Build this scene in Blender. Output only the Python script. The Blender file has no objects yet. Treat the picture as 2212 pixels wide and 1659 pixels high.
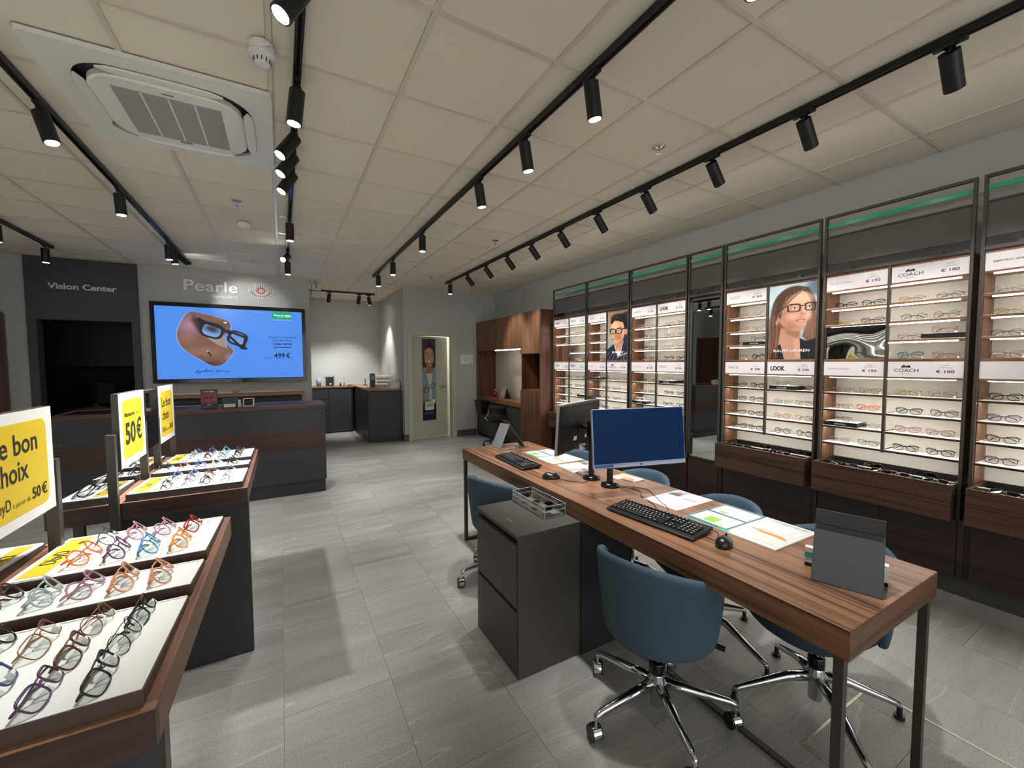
import bpy, math, random
import numpy as np
from mathutils import Vector, Matrix
random.seed(7); rng = np.random.RandomState(5)
S = bpy.context.scene; COL = S.collection
PI = math.pi

# ---------------------------------------------------------------- camera, world, exposure
def setup_camera():
    yaw, pitch, roll, f = 0.5101635, -0.0530975, -0.003981, 887.579
    cy, sy, cp, sp = math.cos(yaw), math.sin(yaw), math.cos(pitch), math.sin(pitch)
    fw = Vector((sy*cp, cy*cp, sp)); r = Vector((cy, -sy, 0)); u = r.cross(fw)
    c, s = math.cos(roll), math.sin(roll)
    r2 = c*r + s*u; u2 = -s*r + c*u
    M = Matrix((r2, u2, -fw)).transposed().to_4x4(); M.translation = (0, 0, 1.52)
    cam = bpy.data.cameras.new('camera'); cam.sensor_fit = 'HORIZONTAL'; cam.sensor_width = 36
    cam.lens = f/2212*36; cam.clip_start = .02; cam.clip_end = 60
    o = bpy.data.objects.new('camera', cam); o.matrix_world = M; COL.objects.link(o); S.camera = o
setup_camera()
W = bpy.data.worlds.new('world'); S.world = W; W.use_nodes = True
W.node_tree.nodes['Background'].inputs[0].default_value = (1.0, .99, .97, 1)
W.node_tree.nodes['Background'].inputs[1].default_value = .95  # fill light, entering through the opening added behind the camera
S.view_settings.view_transform = 'Standard'; S.view_settings.look = 'None'
S.view_settings.gamma = 1; S.view_settings.exposure = 1.08
S.view_settings.use_curve_mapping = False
SPOT_W = 95.0          # power of one track spotlight
S.cycles.max_bounces = 8; S.cycles.diffuse_bounces = 5; S.cycles.glossy_bounces = 4
S.cycles.transparent_max_bounces = 12; S.cycles.sample_clamp_indirect = 6

CZ = 2.95              # ceiling height
# ---------------------------------------------------------------- materials
def lin(h):
    if isinstance(h, str):
        h = h.lstrip('#'); h = [int(h[i:i+2], 16)/255 for i in (0, 2, 4)]
    return tuple((c/12.92 if c <= .04045 else ((c+.055)/1.055)**2.4) for c in h)
MATS = {}
def mat(name, col='#888888', rough=.5, metal=0, emit=0, noise=None, bump=0, bscale=200, coat=0, spec=None, alpha=1, trans=0):
    if name in MATS: return MATS[name]
    m = bpy.data.materials.new(name); m.use_nodes = True; MATS[name] = m
    nt = m.node_tree; b = nt.nodes['Principled BSDF']; c = lin(col)
    b.inputs['Base Color'].default_value = (*c, 1); b.inputs['Roughness'].default_value = rough
    b.inputs['Metallic'].default_value = metal
    if coat: b.inputs['Coat Weight'].default_value = coat
    if spec is not None: b.inputs['Specular IOR Level'].default_value = spec
    if emit: b.inputs['Emission Color'].default_value = (*c, 1); b.inputs['Emission Strength'].default_value = emit
    if trans: b.inputs['Transmission Weight'].default_value = trans
    if alpha < 1: b.inputs['Alpha'].default_value = alpha
    if noise is not None or bump:
        g = nt.nodes.new('ShaderNodeNewGeometry'); n = nt.nodes.new('ShaderNodeTexNoise')
        n.inputs['Scale'].default_value = bscale; n.inputs['Detail'].default_value = 4
        nt.links.new(g.outputs['Position'], n.inputs['Vector'])
        if noise is not None:
            mx = nt.nodes.new('ShaderNodeMix'); mx.data_type = 'RGBA'
            mx.inputs[6].default_value = (*[x*(1-noise) for x in c], 1); mx.inputs[7].default_value = (*[min(1, x*(1+noise)) for x in c], 1)
            nt.links.new(n.outputs['Fac'], mx.inputs[0]); nt.links.new(mx.outputs[2], b.inputs['Base Color'])
        if bump:
            bp = nt.nodes.new('ShaderNodeBump'); bp.inputs['Strength'].default_value = bump; bp.inputs['Distance'].default_value = .002
            nt.links.new(n.outputs['Fac'], bp.inputs['Height']); nt.links.new(bp.outputs['Normal'], b.inputs['Normal'])
    return m
def walnut(name, axis, dark='#3d2416', light='#7d5238', rough=.38, dens=1.0, local=False):
    """wood with its grain running along the given axis (0 x, 1 y, 2 z)"""
    if name in MATS: return MATS[name]
    m = bpy.data.materials.new(name); m.use_nodes = True; MATS[name] = m
    nt = m.node_tree; b = nt.nodes['Principled BSDF']; L = nt.links.new
    if local: g = nt.nodes.new('ShaderNodeTexCoord'); src = g.outputs['Object']
    else: g = nt.nodes.new('ShaderNodeNewGeometry'); src = g.outputs['Position']
    mp = nt.nodes.new('ShaderNodeMapping'); sc = [55*dens]*3; sc[axis] = 1.6
    mp.inputs['Scale'].default_value = sc; L(src, mp.inputs['Vector'])
    n1 = nt.nodes.new('ShaderNodeTexNoise'); n1.inputs['Scale'].default_value = 1; n1.inputs['Detail'].default_value = 5
    n1.inputs['Roughness'].default_value = .6; n1.inputs['Distortion'].default_value = .35; L(mp.outputs[0], n1.inputs['Vector'])
    mp2 = nt.nodes.new('ShaderNodeMapping'); sc = [11*dens]*3; sc[axis] = .7
    mp2.inputs['Scale'].default_value = sc; L(src, mp2.inputs['Vector'])
    n2 = nt.nodes.new('ShaderNodeTexNoise'); n2.inputs['Scale'].default_value = 1; n2.inputs['Detail'].default_value = 3
    n2.inputs['Distortion'].default_value = .8; L(mp2.outputs[0], n2.inputs['Vector'])
    ad = nt.nodes.new('ShaderNodeMath'); ad.operation = 'MULTIPLY_ADD'; ad.inputs[1].default_value = .55
    L(n1.outputs['Fac'], ad.inputs[0])
    ml = nt.nodes.new('ShaderNodeMath'); ml.operation = 'MULTIPLY'; ml.inputs[1].default_value = .5; L(n2.outputs['Fac'], ml.inputs[0]); L(ml.outputs[0], ad.inputs[2])
    rp = nt.nodes.new('ShaderNodeValToRGB'); L(ad.outputs[0], rp.inputs[0])
    e = rp.color_ramp.elements; e[0].position = .40; e[0].color = (*lin(dark), 1); e[1].position = .63; e[1].color = (*lin(light), 1)
    k = rp.color_ramp.elements.new(.5); a, c = lin(dark), lin(light); k.color = (*[x*.42+y*.58 for x, y in zip(a, c)], 1)
    L(rp.outputs[0], b.inputs['Base Color']); b.inputs['Roughness'].default_value = rough
    bp = nt.nodes.new('ShaderNodeBump'); bp.inputs['Strength'].default_value = .08; bp.inputs['Distance'].default_value = .001
    L(n1.outputs['Fac'], bp.inputs['Height']); L(bp.outputs['Normal'], b.inputs['Normal'])
    return m
def stone(name):
    m = bpy.data.materials.new(name); m.use_nodes = True
    nt = m.node_tree; b = nt.nodes['Principled BSDF']; L = nt.links.new
    g = nt.nodes.new('ShaderNodeNewGeometry'); oi = nt.nodes.new('ShaderNodeObjectInfo')
    cb = nt.nodes.new('ShaderNodeCombineXYZ')
    for i, k in enumerate((37., 91., 0.)):
        mu = nt.nodes.new('ShaderNodeMath'); mu.operation = 'MULTIPLY'; mu.inputs[1].default_value = k; L(oi.outputs['Random'], mu.inputs[0]); L(mu.outputs[0], cb.inputs[i])
    ad = nt.nodes.new('ShaderNodeVectorMath'); ad.operation = 'ADD'; L(g.outputs['Position'], ad.inputs[0]); L(cb.outputs[0], ad.inputs[1])
    def nz(scale, rot, detail, dist=0., rg=.5):
        mp = nt.nodes.new('ShaderNodeMapping'); mp.inputs['Rotation'].default_value = (0, 0, rot); mp.inputs['Scale'].default_value = scale; L(ad.outputs[0], mp.inputs['Vector'])
        n = nt.nodes.new('ShaderNodeTexNoise'); n.inputs['Scale'].default_value = 1; n.inputs['Detail'].default_value = detail; n.inputs['Distortion'].default_value = dist
        n.inputs['Roughness'].default_value = rg; L(mp.outputs[0], n.inputs['Vector']); return n.outputs['Fac']
    r = -.72
    streak = nz((.8, 6.5, 1), r, 5, .25, .6); speck = nz((140, 140, 1), 0, 3, 0, .7); vein = nz((.45, 4.6, 1), r, 2, .25)
    rp = nt.nodes.new('ShaderNodeValToRGB'); L(streak, rp.inputs[0]); e = rp.color_ramp.elements
    e[0].position = .3; e[0].color = (*lin('#807f7b'), 1); e[1].position = .68; e[1].color = (*lin('#9b9a96'), 1)
    rv = nt.nodes.new('ShaderNodeValToRGB'); L(vein, rv.inputs[0]); e = rv.color_ramp.elements
    e[0].position = .495; e[0].color = (0, 0, 0, 1); e[1].position = .5; e[1].color = (1, 1, 1, 1); k = rv.color_ramp.elements.new(.505); k.color = (0, 0, 0, 1)
    m1 = nt.nodes.new('ShaderNodeMix'); m1.data_type = 'RGBA'; m1.blend_type = 'MIX'; m1.inputs[7].default_value = (*lin('#cfcdc8'), 1)
    vm = nt.nodes.new('ShaderNodeMath'); vm.operation = 'MULTIPLY'; vm.inputs[1].default_value = .3; L(rv.outputs[0], vm.inputs[0]); L(vm.outputs[0], m1.inputs[0]); L(rp.outputs[0], m1.inputs[6])
    rs = nt.nodes.new('ShaderNodeValToRGB'); L(speck, rs.inputs[0]); e = rs.color_ramp.elements
    e[0].position = .33; e[0].color = (.74, .74, .74, 1); e[1].position = .62; e[1].color = (1.12, 1.12, 1.12, 1)
    m2 = nt.nodes.new('ShaderNodeMix'); m2.data_type = 'RGBA'; m2.blend_type = 'MULTIPLY'; m2.inputs[0].default_value = 1; L(m1.outputs[2], m2.inputs[6]); L(rs.outputs[0], m2.inputs[7])
    L(m2.outputs[2], b.inputs['Base Color']); b.inputs['Roughness'].default_value = .5
    bp = nt.nodes.new('ShaderNodeBump'); bp.inputs['Strength'].default_value = .12; bp.inputs['Distance'].default_value = .001; L(speck, bp.inputs['Height']); L(bp.outputs['Normal'], b.inputs['Normal'])
    return m
def vcol(name, emit=0, rough=.4):
    if name in MATS: return MATS[name]
    m = bpy.data.materials.new(name); m.use_nodes = True; MATS[name] = m
    nt = m.node_tree; b = nt.nodes['Principled BSDF']; a = nt.nodes.new('ShaderNodeVertexColor'); a.layer_name = 'Col'
    b.inputs['Roughness'].default_value = rough
    if emit:
        b.inputs['Base Color'].default_value = (.01, .01, .01, 1)
        nt.links.new(a.outputs[0], b.inputs['Emission Color']); b.inputs['Emission Strength'].default_value = emit
    else: nt.links.new(a.outputs[0], b.inputs['Base Color'])
    return m
def glass(name, col='#ffffff', rough=.02, gloss=.10):
    """thin clear pane: see-through with a reflection"""
    if name in MATS: return MATS[name]
    m = bpy.data.materials.new(name); m.use_nodes = True; MATS[name] = m
    nt = m.node_tree; nt.nodes.remove(nt.nodes['Principled BSDF']); out = nt.nodes['Material Output']
    t = nt.nodes.new('ShaderNodeBsdfTransparent'); t.inputs[0].default_value = (*lin(col), 1)
    g = nt.nodes.new('ShaderNodeBsdfGlossy'); g.inputs['Roughness'].default_value = rough
    fr = nt.nodes.new('ShaderNodeLayerWeight'); fr.inputs[0].default_value = .35
    mu = nt.nodes.new('ShaderNodeMath'); mu.operation = 'MULTIPLY_ADD'; mu.inputs[1].default_value = .4; mu.inputs[2].default_value = gloss*.5
    nt.links.new(fr.outputs['Fresnel'], mu.inputs[0])
    mx = nt.nodes.new('ShaderNodeMixShader'); nt.links.new(mu.outputs[0], mx.inputs[0]); nt.links.new(t.outputs[0], mx.inputs[1]); nt.links.new(g.outputs[0], mx.inputs[2])
    nt.links.new(mx.outputs[0], out.inputs[0]); return m

WALL = mat('wall_paint', '#b2b4b1', .85, noise=.04, bscale=900, bump=.15)
WALLD = mat('wall_paint_dark', '#434347', .7, noise=.05, bscale=500)
CEIL = mat('ceiling_tile_white', '#dfd8c9', .95, noise=.05, bscale=700, bump=.2)
GRID = mat('ceiling_grid_metal', '#cfc8b8', .3)
STONE = stone('stone_tile')
GROUT = mat('floor_grout', '#7d7b76', .9)
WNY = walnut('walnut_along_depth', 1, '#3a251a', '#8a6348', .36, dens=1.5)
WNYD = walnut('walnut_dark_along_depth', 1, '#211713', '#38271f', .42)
WDR = walnut('walnut_drawer_shaded', 1, '#2f1f18', '#5a4032', .42)  # darker than the desk walnut: weaker light on the drawers put into the colour
WNX = walnut('walnut_along_width', 0, '#33201a', '#5a3a2c', .4)
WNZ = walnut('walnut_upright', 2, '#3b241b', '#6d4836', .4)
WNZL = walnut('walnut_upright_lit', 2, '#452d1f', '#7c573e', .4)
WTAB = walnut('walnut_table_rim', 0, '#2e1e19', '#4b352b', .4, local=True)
WTABT = walnut('walnut_table_top_lit', 0, '#6b4a36', '#a37c62', .4, local=True)  # lighter rim walnut: the light falling on the top faces is in the colour
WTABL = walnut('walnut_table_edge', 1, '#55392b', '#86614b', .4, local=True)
DGREY = mat('charcoal_laminate', '#333437', .5, noise=.04, bscale=400)
DNAVY = mat('dark_grey_laminate', '#2f3035', .45)
CABG = mat('greige_laminate', '#45423b', .5, noise=.03, bscale=300)
PANEL = mat('header_grey_panel', '#57534f', .6, noise=.06, bscale=500)
METD = mat('dark_bronze_metal', '#46423d', .42, metal=.3)
BLACK = mat('black_metal', '#0b0c0d', .45)
BLKP = mat('black_plastic', '#101112', .38)
BLKG = mat('black_gloss', '#08090a', .12)
CHROME = mat('chrome', '#c9ccd0', .09, metal=1)
STEEL = mat('brushed_steel', '#a8a9aa', .3, metal=1)
SHELFW = mat('white_shelf_face', '#dedbd2', .6)
BACKW = mat('back_panel_white', '#dddad2', .75, noise=.08, bscale=600)
WHITE = mat('white_print', '#e4e3e4', .45)
WHITEP = mat('white_plastic', '#d9d9d5', .4)
TRAYW = mat('white_tray_face', '#e9ece9', .45)
YEL = mat('yellow_print', '#cdb224', .5)
INK = mat('dark_ink', '#1c2022', .6)
INKG = mat('grey_ink', '#77787c', .6)
TEAL = mat('teal_fabric', '#3c5160', .85, noise=.16, bscale=1500, bump=.4)
TEALD = mat('navy_fabric', '#293a49', .85, noise=.16, bscale=1500, bump=.4)
LED = mat('led_strip', '#fff8ee', .5, emit=8.0)
LEDH = mat('led_strip_recessed', '#fff8ee', .5, emit=16)
LENSL = mat('lamp_lens', '#fffaf0', .3, emit=40)
MIRROR = mat('mirror_glass', '#cfd4d2', .015, metal=1)
GREEN = mat('green_acrylic', '#2aa680', .18, coat=.5)
CLEAR = glass('clear_acrylic', '#f2f5f5')
SPECL = glass('spectacle_lens', '#f4f8f7', .02, .08)
TINT = glass('tinted_lens', '#4a3c38', .05, .15)
WGLOSS = mat('white_gloss_plastic', '#dddcd5', .3)

# ---------------------------------------------------------------- mesh builder and tagging
ORG = {}
class MB:
    def __init__(s): s.v = []; s.f = []; s.m = []; s.k = 0
    def mat(s, k): s.k = k; return s
    def add(s, vs, fs):
        n = len(s.v); s.v += [tuple(p) for p in vs]
        for f in fs: s.f.append(tuple(i+n for i in f)); s.m.append(s.k)
        return s
    def box(s, x0, x1, y0, y1, z0, z1, M=None):
        P = [(x, y, z) for z in (z0, z1) for y in (y0, y1) for x in (x0, x1)]
        if M is not None: P = [M @ Vector(p) for p in P]
        return s.add(P, [(0, 2, 3, 1), (4, 5, 7, 6), (0, 1, 5, 4), (2, 6, 7, 3), (0, 4, 6, 2), (1, 3, 7, 5)])
    def cyl(s, p0, p1, r, n=16, r2=None, caps=True):
        p0, p1 = Vector(p0), Vector(p1); d = (p1-p0).normalized(); a = d.orthogonal().normalized(); b = d.cross(a)
        r2 = r if r2 is None else r2; P = []
        for p, q in ((p0, r), (p1, r2)):
            for i in range(n):
                t = 2*PI*i/n; P.append(p + a*(q*math.cos(t)) + b*(q*math.sin(t)))
        F = [(i, (i+1) % n, n+(i+1) % n, n+i) for i in range(n)]
        if caps: F += [tuple(range(n-1, -1, -1)), tuple(range(n, 2*n))]
        return s.add(P, F)
    def tube(s, pts, r, n=6, closed=False, flat=None):
        pts = [Vector(p) for p in pts]; N = len(pts); P = []; rr = r if isinstance(r, (list, tuple)) else [r]*N
        up = Vector((0, 0, 1)) if flat is None else Vector(flat)
        for i, p in enumerate(pts):
            a = pts[(i-1) % N] if closed or i else p; b = pts[(i+1) % N] if closed or i < N-1 else p
            d = (b-a).normalized(); q = d.cross(up)
            if q.length < 1e-3: q = d.orthogonal()
            q.normalize(); w = q.cross(d)
            for k in range(n):
                t = 2*PI*k/n; P.append(p + q*(rr[i]*math.cos(t)) + w*(rr[i]*math.sin(t)))
        F = []
        for i in range(N if closed else N-1):
            j = (i+1) % N
            for k in range(n): F.append((i*n+k, i*n+(k+1) % n, j*n+(k+1) % n, j*n+k))
        if not closed: F += [tuple(range(n-1, -1, -1)), tuple((N-1)*n+k for k in range(n))]
        return s.add(P, F)
    def lathe(s, prof, c=(0, 0, 0), n=24):
        P = []; F = []
        for r, z in prof:
            for i in range(n):
                t = 2*PI*i/n; P.append((c[0]+r*math.cos(t), c[1]+r*math.sin(t), c[2]+z))
        for j in range(len(prof)-1):
            for i in range(n): F.append((j*n+i, j*n+(i+1) % n, (j+1)*n+(i+1) % n, (j+1)*n+i))
        F += [tuple(range(n-1, -1, -1)), tuple((len(prof)-1)*n+i for i in range(n))]
        return s.add(P, F)
    def prism(s, poly, h, M=None):
        """polygon in local xy, extruded along +z by h"""
        n = len(poly); P = [Vector((x, y, z)) for z in (0, h) for x, y in poly]
        if M is not None: P = [M @ p for p in P]
        return s.add(P, [tuple(range(n-1, -1, -1)), tuple(range(n, 2*n))] + [(i, (i+1) % n, n+(i+1) % n, n+i) for i in range(n)])
    def quad(s, a, b, c, d): return s.add([a, b, c, d], [(0, 1, 2, 3)])
    def build(s, name, mats, parent=None, smooth=False, org=None, bevel=0, sub=0):
        me = bpy.data.meshes.new(name)
        o3 = org if org is not None else (ORG.get(parent.name, (0, 0, 0)) if parent else (0, 0, 0))
        me.from_pydata([(x-o3[0], y-o3[1], z-o3[2]) for x, y, z in s.v], [], s.f)
        mats = mats if isinstance(mats, (list, tuple)) else [mats]
        for m in mats: me.materials.append(m)
        if len(mats) > 1: me.polygons.foreach_set('material_index', s.m)
        if smooth: me.polygons.foreach_set('use_smooth', [True]*len(s.f))
        me.update()
        o = bpy.data.objects.new(name, me); COL.objects.link(o)
        if parent: o.parent = parent; ORG[o.name] = o3
        else:
            ORG[o.name] = (0, 0, 0)
            if org is not None: o.location = org
        if bevel:
            b = o.modifiers.new('bevel', 'BEVEL'); b.width = bevel; b.segments = 2; b.limit_method = 'ANGLE'; b.angle_limit = .7
        if sub:
            q = o.modifiers.new('sub', 'SUBSURF'); q.levels = sub; q.render_levels = sub
        return o
def B(x0, x1, y0, y1, z0, z1): return MB().box(x0, x1, y0, y1, z0, z1)
def tag(o, label=None, cat=None, group=None, kind=None):
    if label: o['label'] = label
    if cat: o['category'] = cat
    if group: o['group'] = group
    if kind: o['kind'] = kind
    return o
def thing(name, label, cat, loc=(0, 0, 0), group=None):
    o = bpy.data.objects.new(name, None); COL.objects.link(o); o.location = loc; o.empty_display_size = .1
    ORG[o.name] = tuple(loc); return tag(o, label, cat, group)
def struct(name, mb, m, parent=None, **k):
    o = mb.build(name, m, parent, **k)
    if not parent: o['kind'] = 'structure'
    return o
def dup(o, parent=None):
    c = o.copy(); COL.objects.link(c)
    if parent: c.parent = parent
    for ch in list(o.children): dup(ch, c)
    return c
ORD = ['first', 'second', 'third', 'fourth', 'fifth', 'sixth', 'seventh', 'eighth', 'ninth', 'tenth', 'eleventh', 'twelfth']

# ---------------------------------------------------------------- lettering
_T = {}
def text_geo(body, bold=0.0, shear=0.0, space=1.0):
    key = (body, bold, shear, space)
    if key in _T: return _T[key]
    cu = bpy.data.curves.new('t', 'FONT'); cu.body = body; cu.size = 1; cu.offset = bold; cu.shear = shear
    cu.space_character = space; cu.resolution_u = 3
    o = bpy.data.objects.new('t', cu); me = bpy.data.meshes.new_from_object(o)
    V = np.array([v.co[:2] for v in me.vertices]) if len(me.vertices) else np.zeros((0, 2)); F = [tuple(p.vertices) for p in me.polygons]
    bpy.data.objects.remove(o); bpy.data.curves.remove(cu); bpy.data.meshes.remove(me)
    _T[key] = (V, F); return _T[key]
def put_text(mb, body, origin, right, up, h=None, w=None, bold=0., shear=0., space=1., align='l', lift=.0006, both=None):
    """letters of cap height h (or total width w) from origin; right/up are the reading directions"""
    V, F = text_geo(body, bold, shear, space)
    if not len(V): return mb
    cap = text_geo('H', bold)[0]; ch = cap[:, 1].max()-cap[:, 1].min()
    R, U = Vector(right), Vector(up); N = R.cross(U); x0, x1 = V[:, 0].min(), V[:, 0].max()
    sy = (h/ch) if h else w/(x1-x0); sx = (w/(x1-x0)) if w else sy
    off = {'l': 0, 'c': -.5, 'r': -1}[align]*(x1-x0)*sx
    O = Vector(origin)+N*lift
    P = [O + R*((x-x0)*sx+off) + U*(y*sy) for x, y in V]
    return mb.add(P, F)
def letters(parent, word, origin, right, up, h, m, depth, bold=0., w=None):
    """every letter a solid piece of its own"""
    V, F = text_geo(word, bold); cap = text_geo('H', bold)[0]; s = h/(cap[:, 1].max()-cap[:, 1].min())
    x0 = V[:, 0].min(); sx = w/(V[:, 0].max()-x0) if w else s
    R, U = Vector(right), Vector(up); N = R.cross(U); O = Vector(origin)
    for i, c in enumerate(word):
        if c == ' ': continue
        G, FF = text_geo(c, bold); xe = text_geo(word[:i+1], bold)[0][:, 0].max(); dx = xe-G[:, 0].max()-x0
        mb = MB(); n = len(G)
        for lay in (0, depth): mb.v += [tuple(O + R*((x+dx)*sx)+U*(y*s)+N*lay) for x, y in G]
        ed = {}
        for f in FF:
            for a, b in zip(f, f[1:]+f[:1]): ed[(a, b)] = 1
        FS = [tuple(i+n for i in f) for f in FF]+[tuple(reversed(f)) for f in FF]
        FS += [(a, b, b+n, a+n) for (a, b) in ed if (b, a) not in ed]
        mb.f = FS; mb.m = [0]*len(FS); mb.build('letter', m, parent)

# ---------------------------------------------------------------- painted prints (vertex colours on a fine sheet)
class Paint:
    def __init__(s, nx, ny, bg, asp=1.0):
        s.nx, s.ny = nx, ny; s.X, s.Y = np.meshgrid(np.linspace(0, 1, nx), np.linspace(0, 1, ny)); s.a = asp   # a = height / width
        s.px = 1.3/nx; s.C = np.ones((ny, nx, 3))*np.array(lin(bg))
    def _m(s, d, soft): return np.clip(.5-d/(soft if soft else s.px), 0, 1)
    def blend(s, m, col):
        c = np.array(lin(col)) if isinstance(col, str) else col; m = m[..., None]; s.C = s.C*(1-m)+c*m
    def ell(s, cx, cy, rx, ry, col, rot=0, soft=0, ring=0, clip=None):
        dx, dy = s.X-cx, (s.Y-cy)*s.a; c, t = math.cos(rot), math.sin(rot); u = (dx*c+dy*t)/rx; v = (-dx*t+dy*c)/(ry*s.a)
        d = (np.sqrt(u*u+v*v)-1)*min(rx, ry*s.a)
        if ring: d = np.abs(d)-ring
        m = s._m(d, soft); m = m if clip is None else m*clip; s.blend(m, col); return m
    def sup(s, cx, cy, rx, ry, col, p=4, rot=0, soft=0, ring=0):
        dx, dy = s.X-cx, (s.Y-cy)*s.a; c, t = math.cos(rot), math.sin(rot); u = np.abs((dx*c+dy*t)/rx); v = np.abs((-dx*t+dy*c)/(ry*s.a))
        d = ((u**p+v**p)**(1/p)-1)*min(rx, ry*s.a)
        if ring: d = np.abs(d)-ring
        m = s._m(d, soft); s.blend(m, col); return m
    def rect(s, x0, y0, x1, y1, col, soft=0):
        m = s._m(np.maximum(np.abs(s.X-(x0+x1)/2)-(x1-x0)/2, (np.abs(s.Y-(y0+y1)/2)-(y1-y0)/2)*s.a), soft); s.blend(m, col); return m
    def line(s, x0, y0, x1, y1, w, col, soft=0):
        ax, ay, bx, by = x0, y0*s.a, x1, y1*s.a; dx, dy = bx-ax, by-ay; L = dx*dx+dy*dy+1e-12
        t = np.clip(((s.X-ax)*dx+(s.Y*s.a-ay)*dy)/L, 0, 1); d = np.hypot(s.X-ax-t*dx, s.Y*s.a-ay-t*dy)-w
        m = s._m(d, soft); s.blend(m, col); return m
    def poly(s, pts, col, soft=0):
        ins = np.zeros(s.X.shape, bool); dm = np.full(s.X.shape, 9.); n = len(pts)
        for i in range(n):
            x0, y0 = pts[i]; x1, y1 = pts[(i+1) % n]
            if y0 != y1: ins ^= ((s.Y < y0) != (s.Y < y1)) & (s.X < (x1-x0)*(s.Y-y0)/(y1-y0)+x0)
            dx, dy = x1-x0, (y1-y0)*s.a; L = dx*dx+dy*dy+1e-12
            t = np.clip(((s.X-x0)*dx+(s.Y-y0)*s.a*dy)/L, 0, 1); dm = np.minimum(dm, np.hypot(s.X-x0-t*dx, (s.Y-y0)*s.a-t*dy))
        m = s._m(np.where(ins, -dm, dm), soft); s.blend(m, col); return m
    def sheet(s, name, origin, right, down, m, parent=None, org=None):
        """origin = top left corner, right/down = full edge vectors"""
        O, R, D = np.array(origin, float), np.array(right, float), np.array(down, float)
        P = O+s.X[..., None]*R+s.Y[..., None]*D; o3 = np.array(org if org is not None else (ORG.get(parent.name, (0, 0, 0)) if parent else (0, 0, 0)))
        P = (P-o3).reshape(-1, 3); nx, ny = s.nx, s.ny
        i = np.arange(ny*nx).reshape(ny, nx); F = np.stack([i[:-1, :-1], i[1:, :-1], i[1:, 1:], i[:-1, 1:]], -1).reshape(-1, 4)
        me = bpy.data.meshes.new(name); me.vertices.add(len(P)); me.vertices.foreach_set('co', P.ravel())
        me.loops.add(F.size); me.loops.foreach_set('vertex_index', F.ravel().astype(np.int32)); me.polygons.add(len(F))
        me.polygons.foreach_set('loop_start', np.arange(0, F.size, 4, dtype=np.int32)); me.polygons.foreach_set('loop_total', np.full(len(F), 4, np.int32))
        at = me.attributes.new('Col', 'FLOAT_COLOR', 'POINT'); at.data.foreach_set('color', np.concatenate([np.clip(s.C, 0, 1), np.ones((ny, nx, 1))], -1).ravel())
        me.update(calc_edges=True); me.materials.append(m); o = bpy.data.objects.new(name, me); COL.objects.link(o)
        if parent: o.parent = parent; ORG[o.name] = tuple(o3)
        return o
PRINT = vcol('printed_sheet', 0, .35)
SCREEN = vcol('lit_screen', .46)

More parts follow.
